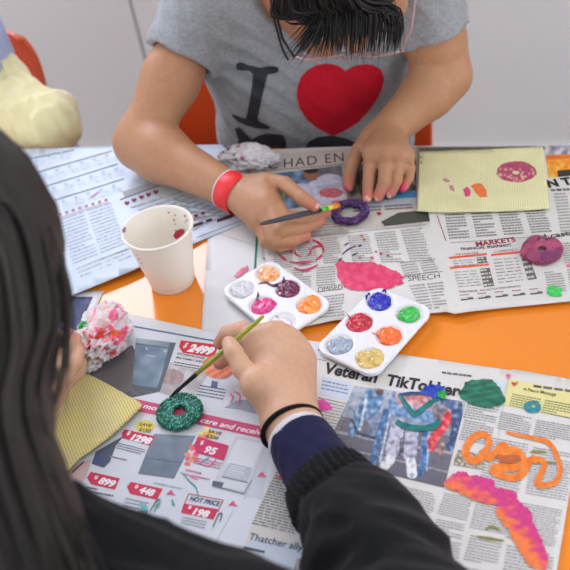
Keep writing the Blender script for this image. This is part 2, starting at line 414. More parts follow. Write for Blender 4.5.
class Ink:
    def __init__(s, sh, rng=0): s.sh = sh; s.v = []; s.f = []; s.c = []; s.n = 0
    def add(s, vs, fs, cs):
        vs = [V((p.x, p.y, p.z+.0001+.6*(p.z-TZ-s.sh.H(p.x, p.y)))) for p in vs]
        s.v += vs; s.f += [tuple(i+s.n for i in f) for f in fs]; s.c += cs; s.n += len(vs)
    def poly(s, pts, rgb, lift=.00006, step=6, hole=None, rag=0):
        vs, fs = fill(pts, step, hole, rag, len(s.v)); c = s2l(rgb)
        s.add([s.sh.at(x, y, lift) for x, y in vs], fs, [c]*len(vs))
    def line(s, a, b, w, rgb, lift=.00012):
        a, b = V(a), V(b); d = b-a; n = V((-d.y, d.x)).normalized()*w/2; k = max(1, int(d.length/12)); vs = []; fs = []
        for i in range(k+1):
            q = a+d*i/k; vs += [s.sh.at(*(q+n), lift), s.sh.at(*(q-n), lift)]
            if i: j = 2*i; fs.append((j-2, j-1, j+1, j))
        s.add(vs, fs, [s2l(rgb)]*len(vs))
    def quadpt(s, q, u, v):
        a, b, c, d = [V(p) for p in q]; return a.lerp(b, u).lerp(d.lerp(c, u), v)
    def words(s, q, n, rgb=(110, 108, 106), dens=.82, lift=.00012, cols=1, gut=.05, th=.5, wl=(.04, .13), ragged=.1):
        """n lines of small print in a px quad TL,TR,BR,BL"""
        c = s2l(rgb)
        for ci in range(cols):
            u0 = ci/cols+gut/2; u1 = (ci+1)/cols-gut/2
            for i in range(n):
                u = u0; end = u1-(random.random()*ragged*(u1-u0) if random.random() < .35 else 0)
                if random.random() < .06: end = u0+(u1-u0)*random.uniform(.3, .8)
                while u < end:
                    w = random.uniform(*wl)/cols; w = min(w, end-u)
                    v0 = (i+.5-th/2)/n; v1 = (i+.5+th/2)/n
                    ps = [s.quadpt(q, u, v0), s.quadpt(q, u+w*dens, v0), s.quadpt(q, u+w*dens, v1), s.quadpt(q, u, v1)]
                    k = random.uniform(.8, 1.25)
                    s.add([s.sh.at(p.x, p.y, lift) for p in ps], [(3, 2, 1, 0)], [tuple(min(1, x*k) for x in c)]*4); u += w
    def photo(s, q, fn, nx, ny, lift=.0001):
        vs, cs, fs = [], [], []
        for j in range(ny+1):
            for i in range(nx+1):
                p = s.quadpt(q, i/nx, j/ny); vs.append(s.sh.at(p.x, p.y, lift)); cs.append(s2l(fn(p.x, p.y, i/nx, j/ny)))
        for j in range(ny):
            for i in range(nx):
                a = j*(nx+1)+i; fs.append((a, a+nx+1, a+nx+2, a+1))
        s.add(vs, fs, cs)
    def text(s, body, a, b, hpx, rgb, lift=.0002, bold=.0, shear=0, space=1.0):
        cu = bpy.data.curves.new('t', 'FONT'); cu.body = body; cu.offset = bold; cu.shear = shear; cu.space_character = space; cu.resolution_u = 3; cu.fill_mode = 'FRONT'
        o = bpy.data.objects.new('t', cu); COL.objects.link(o); bpy.context.view_layer.update()
        me = o.evaluated_get(bpy.context.evaluated_depsgraph_get()).to_mesh()
        co_ = [v.co.copy() for v in me.vertices]; fs = [tuple(p.vertices) for p in me.polygons]; ar = [p.normal.z for p in me.polygons]
        o.to_mesh_clear(); bpy.data.objects.remove(o); bpy.data.curves.remove(cu)
        x0 = min(v.x for v in co_); x1 = max(v.x for v in co_); capH = .70
        A = s.sh.at(*a); B = s.sh.at(*b); A.z = B.z = 0; ux = (B-A); W = ux.length; ux /= W; uy = V((-ux.y, ux.x, 0))
        T = s.sh.at(a[0], a[1]-hpx); T.z = 0; Hh = abs((T-A).dot(uy))
        vs = [s.sh.lifted(A+ux*((v.x-x0)/(x1-x0)*W)+uy*(v.y/capH*Hh), lift) for v in co_]
        fs = [f if z > 0 else f[::-1] for f, z in zip(fs, ar)]
        s.add(vs, fs, [s2l(rgb)]*len(vs))
    def build(s, name, parent, m=None, label=None):
        me = mesh(name, s.v, s.f); set_vcol(me, np.array(s.c)); o = link(name, me, m or M_ink, parent)
        if label: o['label'] = label
        return o
def paper(name, poly, sh, m, label, cat='newspaper', thick=.0006, step=9, rag=0, group=None):
    vs, fs = fill(poly, step, None, rag)
    top = [sh.at(x, y) for x, y in vs]; n = len(top)
    bot = [V((p.x, p.y, p.z-thick)) for p in top]
    ed = {}
    for f in fs:
        for i in range(len(f)):
            e = (f[i], f[(i+1) % len(f)]); ed[e] = 1
    sides = [(b, a, a+n, b+n) for (a, b) in ed if (b, a) not in ed]
    me = mesh(name, top+bot, fs+[tuple(i+n for i in f)[::-1] for f in fs]+sides)
    me.polygons.foreach_set('use_smooth', [i < 2*len(fs) for i in range(len(me.polygons))])
    o = link(name, me, m); tag(o, label, cat, group); return o
def ramp(c1, c2, t): t = max(0, min(1, t)); return tuple(a+(b-a)*t for a, b in zip(c1, c2))
def nz(x, y, f, s=0): return noise.noise(V((x*f, y*f, s)))
def smear(sh, parent, poly, colfn, lift=.0009, hgt=.0007, step=2.0, rag=1.2, m=None, label=None, hole=None, name='paint_smear'):
    vs, fs = fill(poly, step, hole, rag, len(poly)+poly[0][0])
    P_, C_ = [], []
    for x, y in vs:
        d = edge_dist((x, y), poly)
        if hole: d = min(d, edge_dist((x, y), hole))
        b = min(1, d/3)
        P_.append(sh.at(x, y, lift+hgt*b*(.6+.5*nz(x, y, .5, 3)))); C_.append(s2l(colfn(x, y)))
    me = mesh(name, P_, fs, True); set_vcol(me, np.array(C_)); o = link(name, me, m or M_paint, parent)
    if label: o['label'] = label
    return o
def stroke_poly(pts, ws):
    pts = [V((*p, 0)) for p in pts]; pp = smooth_path(pts, 6); n = len(pp); L, R_ = [], []
    for i, p in enumerate(pp):
        t = (pp[min(i+1, n-1)]-pp[max(i-1, 0)]).normalized(); nn = V((-t.y, t.x, 0))
        f = i/(n-1)*(len(ws)-1); k = int(min(f, len(ws)-1.001)); w = ws[k]+(ws[k+1]-ws[k])*(f-k)
        w *= 1+.15*nz(p.x, p.y, .4, 9)
        L.append((p+nn*w/2)); R_.append((p-nn*w/2))
    return L, R_
def stroke(sh, parent, pts, ws, colfn, lift=.0009, hgt=.0006, m=None, label=None, name='paint_stroke'):
    L, R_ = stroke_poly(pts, ws); vs, fs, cs = [], [], []; K = 5
    for i, (a, b) in enumerate(zip(L, R_)):
        for k in range(K):
            q = a.lerp(b, k/(K-1)); e = math.sin(math.pi*k/(K-1)); e *= min(1, i/2, (len(L)-1-i)/2)
            vs.append(sh.at(q.x, q.y, lift+hgt*e)); cs.append(s2l(colfn(q.x, q.y)))
        if i:
            for k in range(K-1): A = (i-1)*K+k; fs.append((A, A+1, A+K+1, A+K))
    me = mesh(name, vs, fs, True); bm = bmesh.new(); bm.from_mesh(me)
    bm.normal_update()
    for f in bm.faces:
        if f.normal.z < 0: f.normal_flip()
    bm.to_mesh(me); bm.free(); set_vcol(me, np.array(cs)); o = link(name, me, m or M_paint, parent)
    if label: o['label'] = label
    return o
def cast_decal(name, target_me, polys, m, parent, off=.0008, step=3, colfn=None, rag=0, inner=False, label=None):
    """lay a flat print on the curved surface it is on in the photograph"""
    me = target_me; bv = BVHTree.FromPolygons([v.co for v in me.vertices], [p.vertices for p in me.polygons])
    VV, FF, CC, n = [], [], [], 0
    for poly in polys:
        vs, fs = fill(poly, step, None, rag, n); ok = []
        for x, y in vs:
            h, nn, i, d = bv.ray_cast(CAM, ray(x, y).normalized())
            if h is not None and nn.dot(ray(x, y)) > 0: nn = -nn
            ok.append(h is not None); VV.append((h+nn*off) if h is not None else V((0, 0, 0)))
            CC.append(s2l(colfn(x, y)) if colfn else (1, 1, 1))
        FF += [tuple(i+n for i in f) for f in fs if all(ok[i] for i in f)]; n += len(vs)
    me2 = mesh(name, VV, FF, True)
    if colfn: set_vcol(me2, np.array(CC))
    bm = bmesh.new(); bm.from_mesh(me2); bmesh.ops.delete(bm, geom=[v for v in bm.verts if not v.link_faces], context='VERTS'); bm.to_mesh(me2); bm.free()
    o = link(name, me2, m, parent)
    if label: o['label'] = label
    return o

# ================================================================== the room
WY = 1.95; XL, XR = -2.6, 2.3; YB = -2.4; CH = 2.7
M_wall = mat('warm grey painted wall', (222, 217, 213), .75, .25, noisy=(3, .015), bump=(250, .05, .0005))
M_wallw = mat('white painted wall', (222, 222, 222), .8, .2, noisy=(3, .015), bump=(250, .05, .0005))
M_floor = mat('grey vinyl floor', (150, 150, 150), .45, .4, noisy=(30, .06))
M_dark = mat('dark joint', (70, 68, 68), .8, .1)
def struct(name, me, m, parent=None):
    o = link(name, me, m, parent)
    if parent is None: o['kind'] = 'structure'
    return o
W1 = (-2.2, -0.80, 1.50, 2.45)           # window in the back wall: x0 x1 z0 z1
seam = Py(137, 27, WY).x
def wall_with_hole(name, axis, c, a0, a1, z0, z1, hole, t, m):
    vs, fs = [], []
    def bx(u0, u1, w0, w1):
        n = len(vs)
        for (u, w) in ((u0, w0), (u1, w0), (u1, w1), (u0, w1)):
            for q in (0, t):
                vs.append((u, c+q, w) if axis == 'x' else (c+q, u, w))
        for f in ((0, 2, 4, 6), (1, 7, 5, 3), (0, 1, 3, 2), (2, 3, 5, 4), (4, 5, 7, 6), (6, 7, 1, 0)): fs.append(tuple(n+i for i in f))
    h0, h1, g0, g1 = hole
    if h0 > a0: bx(a0, h0, z0, z1)
    if h1 < a1: bx(h1, a1, z0, z1)
    bx(max(h0, a0), min(h1, a1), z0, g0); bx(max(h0, a0), min(h1, a1), g1, z1)
    me = mesh(name, vs, fs); return struct(name, me, m)
wb = wall_with_hole('wall_back', 'x', WY, XL, XR, 0, CH, W1, .12, M_wall)
vs = []
struct('trim_1', bevel_box('j', (seam-.0016, WY-.0015, 0.09), (seam+.0016, WY+.001, 1.45), 0), M_dark)
struct('baseboard_back', bevel_box('b', (XL+.02, WY-.012, 0), (XR-.02, WY, .08), .003), M_wallw)
wall_with_hole('wall_left', 'y', XL-.12, YB, WY, 0, CH, (-1.2, .8, .95, 2.3), .12, M_wallw)
wall_with_hole('wall_right', 'y', XR, YB, WY, 0, CH, (-1.4, 1.4, .85, 2.4), .12, M_wallw)
struct('floor', bevel_box('f', (XL-.12, YB, -.1), (XR+.12, WY+.12, 0), 0), M_floor)
struct('ceiling', bevel_box('c', (XL-.12, YB, CH), (XR+.12, WY+.12, CH+.1), 0), M_wallw)
M_frame = mat('white window frame', (210, 210, 210), .4, .4)
M_pane1 = mat('daylit frosted pane', (255, 255, 255), .5, emis=((232, 234, 255), 11.0))
M_pane2 = mat('daylit frosted pane right', (255, 255, 255), .5, emis=((232, 240, 255), 1.6))
def window(name, axis, c, u0, u1, z0, z1, mp):
    bm = bmesh.new()
    def bx(a, b, w0, w1, d0, d1):
        r = bmesh.ops.create_cube(bm, size=1)['verts']
        for v in r:
            u = a+(v.co.x+.5)*(b-a); w = w0+(v.co.z+.5)*(w1-w0); d = d0+(v.co.y+.5)*(d1-d0)
            v.co = V((u, c+d, w)) if axis == 'x' else V((c+d, u, w))
    f = .04
    bx(u0, u0+f, z0, z1, -.01, .05); bx(u1-f, u1, z0, z1, -.01, .05); bx(u0+f, u1-f, z0, z0+f, -.01, .05); bx(u0+f, u1-f, z1-f, z1, -.01, .05)
    me = bpy.data.meshes.new(name); bm.to_mesh(me); bm.free(); w = struct(name, me, M_frame)
    if axis == 'x': vs = [(u0+f, c+.02, z0+f), (u1-f, c+.02, z0+f), (u1-f, c+.02, z1-f), (u0+f, c+.02, z1-f)]
    else: vs = [(c+.02, u0+f, z0+f), (c+.02, u1-f, z0+f), (c+.02, u1-f, z1-f), (c+.02, u0+f, z1-f)]
    link('window_pane', mesh('pane', vs, [(0, 1, 2, 3)]), mp, w)
window('window_1', 'x', WY+.04, *W1, M_pane1)
window('window_2', 'y', XR+.04, -1.4, 1.4, .85, 2.4, M_pane2)
window('window_3', 'y', XL-.10, -1.2, .8, .95, 2.3, M_pane2)

# ------------------------------------------------------------------ lights
wd = bpy.data.worlds.new('sky'); SC.world = wd; wd.use_nodes = True
wd.node_tree.nodes['Background'].inputs[0].default_value = (.92, .96, 1, 1); wd.node_tree.nodes['Background'].inputs[1].default_value = 1.5
def area(name, loc, target, size, power, rgb=(1, 1, 1)):
    l = bpy.data.lights.new(name, 'AREA'); l.shape = 'RECTANGLE'; l.size, l.size_y = size; l.energy = power; l.color = rgb
    o = bpy.data.objects.new(name, l); COL.objects.link(o); o.location = loc
    o.rotation_euler = (V(target)-V(loc)).to_track_quat('-Z', 'Y').to_euler(); return o
area('ceiling_lamp', (0.3, 0.2, CH-.03), (0.3, 0.2, 0), (1.6, .8), 9, (1, .97, .93))
area('window_daylight', (XR-.05, 0.1, 1.6), (-.2, .6, .8), (2.4, 1.3), 9, (.93, .96, 1))
SC.view_settings.view_transform = 'Standard'; SC.view_settings.look = 'None'; SC.view_settings.gamma = 1
SC.view_settings.use_curve_mapping = False; SC.view_settings.exposure = 0.13

# ================================================================== table
TX0 = -1.34; TX1 = .62; TY0 = YE-.76; TY1 = YE
tb = empty('table', ((TX0+TX1)/2, (TY0+TY1)/2, 0), 'orange laminate table spread with newspapers and paint things', 'table')
me = bevel_box('tabletop', (TX0, TY0, TZ-.024), (TX1, TY1, TZ), .004, 3); link('tabletop', me, M_orange, tb)
for x in (TX0+.06, TX1-.06):
    for y in (TY0+.06, TY1-.06):
        tube('leg', [(x, y, 0), (x, y, TZ-.024)], .019, M_metal, tb, 20)
link('rail', bevel_box('rail', (TX0+.08, TY0+.05, TZ-.06), (TX1-.08, TY0+.07, TZ-.026), .002), M_metal, tb)
link('rail', bevel_box('rail', (TX0+.08, TY1-.07, TZ-.06), (TX1-.08, TY1-.05, TZ-.026), .002), M_metal, tb)
rebase(tb)

# ================================================================== newspapers
def linedist(a, b):
    a, b = P(*a), P(*b); d = (b-a); d.z = 0; L = d.length; d /= L; n = V((-d.y, d.x, 0))
    return lambda x, y: ((V((x, y, 0))-V((a.x, a.y, 0))).dot(n), (V((x, y, 0))-V((a.x, a.y, 0))).dot(d)/L)
# --- A: results pages, top left, window sheen painted in as a blue tint; its front edge curls up off the table
ldA = linedist((70, 295), (250, 220))
def exA(x, y):
    d, t = ldA(x, y); return .007*math.exp(-max(d, 0)/.022)*max(0, math.sin(math.pi*min(1, max(0, (t+.25)/1.0))))
SA = Sheet(.0014, .001, exA, 1)
A = paper('newspaper', [(14, 149), (120, 146), (222, 144.5), (236, 160), (262, 214), (250, 220), (195, 243), (138, 268), (82, 291), (30, 312), (-20, 330), (-40, 240)], SA, M_blue,
          'newspaper of results tables with painted blue sheen at the left, under the bare forearm')
I = Ink(SA)
g = (170, 180, 192)
for a, b in (((34, 173.5), (112, 151)), ((43, 187.5), (118, 164)), ((53, 201), (124, 179)), ((24, 160), (74, 150))): I.line(a, b, 1.1, (108, 120, 136)); 
def band(q, n, cols, rgb, **k): I.words(q, n, rgb, cols=cols, **k)
for k, (x, y) in enumerate(((30, 163), (38, 177), (47, 190.5), (57, 204))):
    for j in range(7):
        px_ = x+6+j*12.5; py_ = y-1-j*3.75
        if py_ < 152.5 or px_ > 118: continue
        I.poly([(px_-1.5, py_-2.2), (px_+1.8, py_-3.0), (px_+2.2, py_-1.2), (px_-1.0, py_-.4)], (166, 190, 210), .0002)
        I.words([(px_-2, py_+.5), (px_+9, py_-2.8), (px_+11, py_+3.4), (px_, py_+6.6)], 3, (186, 202, 216), th=.36, wl=(.25, .6))
    I.poly([(x+5, y+1), (x+24, y-4.6), (x+28, y+2.4), (x+9, y+8)], (204, 214, 224), .00006)
for j in range(8):
    u = j/7; x = 60+u*46; y = 214.5-u*14.5; I.poly([(x-1.6, y-.6), (x+1.4, y-1.6), (x+1.8, y+.8), (x-1, y+1.8)], (176, 120, 150), .0002)
    x = 92+u*14 if j < 4 else 200; y = 197-u*10
    if j < 4: I.poly([(x-1, y-.6), (x+1, y-1.2), (x+1, y+.8), (x-1, y+1)], (186, 130, 150), .0002)
band([(58, 219), (112, 201), (128, 244), (72, 266)], 14, 2, (160, 172, 186), th=.38)
band([(74, 268), (128, 246), (134, 257), (80, 279)], 3, 2, (170, 178, 188), th=.38)
I.line((88, 264), (130, 249), .9, (110, 118, 126)); I.line((60, 218), (108, 202), .8, (190, 150, 160))
I.line((104, 199), (124, 237), .8, (186, 194, 204))
I.poly([(122, 192), (160, 180), (164, 185), (125, 198)], (166, 172, 178)); I.poly([(150, 172), (205, 196), (180, 204), (140, 190)], (188, 192, 194), .00005)
I.line((120, 200), (172, 181), 1.2, (110, 112, 118))
for (x, y) in ((127, 203.5), (134, 200.5), (141.5, 197.5), (148.5, 195), (156, 192.5)):
    I.poly([(x, y+2.4), (x-2.6, y), (x-2.2, y-1.9), (x-.6, y-1.9), (x, y-1), (x+.9, y-2.2), (x+2.4, y-1.9), (x+2.6, y)], (128, 52, 74), .0002)
band([(126, 207), (180, 190), (232, 214), (196, 232)], 9, 3, (160, 164, 170), th=.36)
band([(170, 196), (216, 208), (228, 218), (200, 228)], 5, 2, (150, 152, 158), th=.36)
I.line((188, 229), (236, 213), 1.0, (96, 96, 98)); I.line((196, 238), (246, 219), .8, (140, 140, 142))
for a, b in (((190, 227.2), (203, 222.8)), ((206, 221.5), (212, 219.5)), ((217, 221.5), (234, 215.5)), ((180, 222), (190, 218.5))): I.line(a, b, 2.8, (58, 50, 54), .0002)
I.line((138, 240), (206, 216), 1.2, (120, 60, 80)); 
for (x, y) in ((196, 216), (203, 213.5), (189, 218.5)): I.poly([(x, y+2.2), (x-2.4, y-.4), (x-1, y-2), (x, y-1), (x+1.2, y-2.2), (x+2.4, y-.4)], (118, 30, 44), .0002)
I.build('printed_page', A)

# --- G: white page with a green letter, behind the wrist
SG = Sheet(.0026, .0005, None, 3)
G = paper('flyer', [(213, 153), (246, 150.5), (262, 151), (268, 176), (236, 190), (214, 175)], SG, M_white, 'white flyer with green letter behind the crumpled tissue', 'flyer')
I = Ink(SG)
def arc(cx, cy, rx, ry, a0, a1, n=14): return [(cx+rx*math.cos(math.radians(a0+(a1-a0)*i/n)), cy+ry*math.sin(math.radians(a0+(a1-a0)*i/n))) for i in range(n+1)]
I.poly(arc(246, 161, 9.5, 5.6, -190, 45)+arc(246, 161, 6, 3, 45, -190), (28, 146, 104), step=2)
I.line((258.6, 153), (260.2, 158), 1.8, (60, 66, 90))
I.build('printed_page', G)

# --- C: white sheet with a green rule
SCc = Sheet(.0008, .0008, None, 5)
C = paper('paper_sheet', [(208, 233), (228, 224), (262, 212), (280, 236), (300, 331), (262, 345), (201, 334)], SCc, M_white, 'plain white sheet with a green rule, beside the cup', 'paper sheet')
I = Ink(SCc); I.line((257.4, 232), (254.2, 282), 2.2, (20, 128, 96)); I.line((213, 232), (256, 246), .5, (176, 178, 180)); I.build('printed_rule', C)
smear(SCc, C, [(234, 277), (240, 270), (247, 266), (249, 270), (243, 275), (237, 279)], lambda x, y: (214, 96, 124), rag=1.6, label='small pink spatter')

# --- B2: the grey back sheet with the photograph
SB2 = Sheet(.0034, .0008, None, 6)
B2 = paper('newspaper', [(240, 151.5), (300, 148), (345, 146.5), (436, 145.6), (438, 215), (432, 245), (262, 258), (254, 222), (262, 205)], SB2, M_news2,
           'grey newspaper with a colour photo of a man in white, under both far hands')
I = Ink(SB2)
I.poly([(240, 151.7), (300, 148.2), (345, 146.7), (436, 145.8), (436, 147.5), (345, 149.2), (300, 152), (246, 157.5)], (206, 206, 200))
I.text('HAD EN', (284, 168.2), (344, 161.5), 9.0, (62, 58, 56), bold=-.004, space=1.15)
I.text('C', (268, 169.5), (277, 168.8), 9.0, (62, 58, 56), bold=0)
I.line((262, 171.5), (352, 163.5), .7, (120, 114, 108))
def ph1(x, y, u, v):
    c = (96, 112, 136); n = nz(x, y, .13, 2); c = ramp((70, 84, 104), (134, 160, 190), .5+n)
    if u > .55: c = ramp(c, (120, 106, 100), .6)
    def el(cx, cy, rx, ry): return ((x-cx)/rx)**2+((y-cy)/ry)**2
    if el(324, 196, 24, 17) < 1 or (el(301, 188, 12, 4) < 1) or (el(330, 182, 14, 8) < 1): c = ramp((204, 204, 218), (178, 180, 200), .5+nz(x, y, .3, 4))
    if el(326, 187, 11, 2.2) < 1: c = ramp(c, (150, 150, 176), .5+nz(x, y, 1, 4))
    if el(311, 174.5, 7.4, 6.0) < 1: c = (150, 102, 82)
    if el(311, 170.5, 7.4, 3.0) < 1: c = (48, 40, 38)
    if el(331, 193, 12, 5) < 1: c = ramp((178, 86, 92), (206, 120, 118), .5+nz(x, y, .5, 1))
    if el(337, 203, 6, 3) < 1: c = (200, 120, 110)
    if u < .3 and v < .5 and el(283, 178, 9, 6) < 1: c = (64, 104, 150)
    if u < .25 and v > .5: c = ramp((70, 80, 66), (160, 160, 120), .5+nz(x, y, .4, 8))
    return c
I.photo([(271, 174), (341.5, 165.5), (345.5, 202), (262, 212)], ph1, 84, 46)
def ph2(x, y, u, v):
    n = nz(x, y, .18, 12); c = ramp((60, 56, 56), (150, 140, 130), .5+n)
    if v > .82: c = ramp((190, 190, 190), (150, 160, 176), .5+nz(x, y, .8, 2))
    if v > .68 and u > .35 and v < .82: c = (70, 130, 176)
    return c
I.photo([(344, 167), (416, 158), (417, 206), (348, 210)], ph2, 72, 48)
I.words([(352, 207), (414, 203), (415, 209), (352, 213)], 2, (96, 92, 90), cols=2)
I.words([(266, 214), (345, 208), (346, 230), (266, 238)], 8, (150, 146, 138), cols=2, th=.42)
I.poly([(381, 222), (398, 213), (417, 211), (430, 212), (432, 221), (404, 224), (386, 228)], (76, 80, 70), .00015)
I.poly([(418, 147), (436, 147), (436, 156), (418, 156)], (70, 74, 70), .0002)
I.build('printed_page', B2)
smear(SB2, B2, [(376, 213), (380, 212), (382, 214.5), (378, 216)], lambda x, y: (176, 50, 78), rag=.6)

# --- D: open newspaper spread (markets page and its left page)
ldD = linedist((425, 200), (455, 312))
def exD(x, y):
    d, t = ldD(x, y); return .0035*math.exp(-((d-.004)/.016)**2)*min(1, max(0, t+.1))
SD = Sheet(.0052, .0012, exD, 2)
D = paper('newspaper', [(264, 241), (339, 231), (430, 221.5), (419, 160), (417, 146.2), (640, 144.6), (640, 291), (570, 301), (500, 308), (470, 311.2), (455, 313.5), (446, 311.5), (431, 313), (380, 317), (335, 320), (297, 328), (270, 331)],
          SD, M_news, 'open newspaper spread showing a MARKETS column, at the right far side')
I = Ink(SD); T = (152, 150, 148)
I.words([(273, 244), (340, 236), (347, 262), (270, 270)], 12, T, cols=3, gut=.07)
I.words([(345, 236), (424, 227), (436, 262), (350, 264)], 13, T, cols=3, gut=.07)
I.words([(266, 272), (338, 265), (338, 285), (266, 292)], 8, T, cols=3, gut=.07)
I.words([(398, 262), (436, 258), (441, 272), (404, 278)], 6, T, cols=2, gut=.07)
I.line((272, 241), (352, 232.5), .5, (130, 128, 126)); I.line((352, 232.5), (426, 224.5), .5, (130, 128, 126))
I.line((310, 293), (342, 289), .5, (110, 108, 106)); I.line((404, 275.5), (443, 271.5), .5, (110, 108, 106))
I.text('OMISED', (318, 292.5), (343, 289.5), 5.2, (100, 98, 96)); I.text('SPEECH', (408, 281.4), (440, 278), 5.2, (104, 102, 100))
I.words([(314, 297), (345, 293), (345, 316), (318, 319)], 8, T, cols=1); I.words([(408, 285), (444, 281), (448, 308), (420, 311)], 9, T, cols=2)
I.words([(300, 300), (312, 298), (316, 321), (303, 324)], 8, T, cols=1)
# markets page
I.line((437, 215), (446, 241), .7, (150, 60, 70)); I.words([(441, 214), (548, 209), (556, 232), (446, 240)], 9, (124, 122, 122), cols=4, gut=.06)
I.words([(552, 193), (600, 190), (610, 232), (560, 236)], 14, T, cols=3, gut=.06)
I.text('MARKETS', (476.5, 246.6), (516, 241.6), 4.6, (150, 46, 66), bold=.03); I.text('FINANCIAL SNAPSHOT', (461, 250.4), (512, 246.4), 2.6, (52, 50, 52), bold=.02)
I.line((450, 243), (548, 236), .5, (140, 138, 136))
I.poly([(455, 252), (534, 246), (540, 290), (460, 300)], (214, 210, 206), .00004)
I.text('KEYRATES', (456, 255.6), (479, 253.6), 1.9, (150, 70, 50)); I.text('CURRENCY', (494, 253), (518, 250.6), 1.9, (150, 70, 50))
for a, b in (((449, 258.2), (487, 254.2)), ((450, 268.3), (489, 264.5)), ((491, 255.3), (522, 252))): I.line(a, b, 2.0, (222, 92, 52), .0002)
for q in ([(476.5, 257.5), (486, 256.8), (488, 265), (478, 266)], [(479.5, 269), (489.5, 268), (494.5, 286), (484, 287.5)], [(520, 255), (528, 254), (537, 279), (528, 280.5)]):
    I.poly(q, (104, 100, 96), .0002); I.words(q, 5 if q[2][1]-q[0][1] > 10 else 3, (196, 192, 186), lift=.0003, th=.45, wl=(.3, .5), ragged=.3)
I.words([(452, 260), (475, 258.5), (477, 265.5), (454, 267.5)], 3, T, th=.35, wl=(.2, .4)); I.words([(453, 271), (478, 269.5), (484, 286), (458, 288.5)], 6, T, th=.35, wl=(.2, .4))
I.words([(492, 258.5), (519, 256.5), (527, 281), (498, 284.5)], 8, T, th=.35, wl=(.2, .4))
I.text('ASX SECTOR PERFORMANCE', (480, 291.6), (521, 287), 1.9, (90, 88, 88)); I.words([(458, 290), (478, 289), (479, 293), (459, 294)], 1, T)
for k in range(5):
    x = 461+17.3*k; y = 299-1.45*k; I.poly([(x-1, y-2), (x+10.5, y-3), (x+12, y+.2), (x, y+1.6)], (206, 202, 198), .0001); I.line((x, y+1.1), (x+12.5, y-.3), 1.2, (76, 74, 74), .0002)
    I.line((x+7, y-.5), (x+12, y-.9), 1.7, (110, 108, 106), .00025); I.line((x-1, y-3.6), (x+8, y-4.3), .8, (150, 100, 90), .0002)
I.text('N T', (548.8, 187.6), (573, 184.2), 7.4, (36, 36, 38), bold=.05); I.words([(549, 189), (600, 186), (600, 190), (550, 192)], 1, (96, 94, 94), th=.7)
I.text('3rd casts', (532, 241.0), (574, 234.8), 4.8, (60, 58, 58), bold=.02)
I.words([(542, 272), (610, 264), (610, 286), (548, 294)], 9, T, cols=3, gut=.06); I.words([(558, 243), (612, 238), (612, 262), (564, 264)], 9, T, cols=2)
I.poly([(566, 265), (571, 264), (571, 267), (567, 268)], (226, 120, 160), .0003)
def ph3(x, y, u, v):
    n = nz(x, y, .2, 31); c = ramp((228, 128, 34), (236, 184, 70), .5+1.2*n)
    if v < .3: c = ramp((116, 116, 128), (206, 196, 200), .5+1.5*nz(x, y, .14, 7))
    if .3 < v < .42: c = ramp(c, (206, 92, 40), .6)
    if v > .8 and .2 < u < .75: c = (56, 50, 44)
    return c
I.photo([(544, 146), (590, 145), (592, 174), (549, 178)], ph3, 50, 36)
I.poly([(419, 147.4), (545, 146.4), (545, 150), (419, 151.5)], (92, 94, 88), .00008)  # shadow line along the mesh mat's far edge, painted on the page
I.build('printed_page', D)
PK = lambda x, y: ramp((212, 54, 98), (226, 84, 118), .5+1.4*nz(x, y, .16, 3))
# pink blob and its splashes on the left page
blob = [(336, 263), (341, 261), (346, 263), (352, 262), (360, 264), (368, 262), (376, 264), (383, 266), (392, 270), (400, 274), (404, 277), (401, 281), (404, 284), (398, 285), (392, 288), (386, 290), (374, 291), (362, 291), (352, 291), (345, 287), (340, 282), (337, 275)]
smear(SD, D, blob, PK, label='pink paint patch', rag=2.0)
def ring_arcs(cx, cy, rx, ry, segs, w, colfn, sh, par, lab=None):
    for a0, a1 in segs: stroke(sh, par, arc(cx, cy, rx, ry, a0, a1, 6), [w*.4, w, w*.8, w*.3], colfn, lift=.0007, hgt=.0004, label=lab)
CR = lambda x, y: ramp((186, 40, 84), (216, 90, 124), .5+nz(x, y, .4, 5))
ring_arcs(301, 251, 22.5, 12.5, ((-60, 12), (18, 50), (60, 120), (128, 165), (175, 215)), 3.0, CR, SD, D, 'crimson ring print')
ring_arcs(303, 252, 8, 5, ((-40, 60), (100, 200)), 2.0, CR, SD, D)
for p in ([(294, 268), (303, 271), (313, 268), (318, 265)], [(305, 243), (310, 240)], [(311, 250), (316, 247), (321, 247)], [(290, 250), (293, 254)]):
    stroke(SD, D, p, [1.2, 2.6, 1.2], CR, lift=.0007, hgt=.0003)
VI = lambda x, y: (104, 70, 110)
for p in ([(342, 255), (348, 250), (356, 246)], [(358, 247), (362, 245)], [(344, 246), (349, 243)], [(352, 256), (358, 253)], [(338, 262), (342, 258)]): stroke(SD, D, p, [.8, 1.8, .6], VI, lift=.0007, hgt=.0003)
for (x, y) in ((361, 236), (364, 240), (376, 252), (381, 254), (372, 258), (388, 256), (360, 258)): smear(SD, D, arc(x, y, 1.6, 1, 0, 300, 6), CR, rag=.4, step=1, hgt=.0003)
smear(SD, D, [(547, 288), (552, 286.5), (558, 288), (562, 289), (561, 293), (562, 296), (557, 298), (551, 297), (547, 294)], lambda x, y: ramp((28, 180, 64), (60, 214, 96), .5+nz(x, y, .4, 1)), hgt=.0015, m=M_wet, label='bright green paint dab')

# --- E: small corner of another paper at the left, dark blue picture
SE = Sheet(.0006, .0008, None, 9)
E_ = paper('newspaper', [(104, 291), (88, 325), (66, 372), (20, 390), (-10, 330), (0, 289), (60, 290)], SE, M_white, 'newspaper corner with a navy picture, beside the child holding tissue')
I = Ink(SE); I.photo([(20, 296), (93, 297), (78, 330), (10, 336)], lambda x, y, u, v: ramp((62, 70, 104), (96, 100, 132), .5+nz(x, y, .2, 3)), 40, 24); I.build('printed_page', E_)

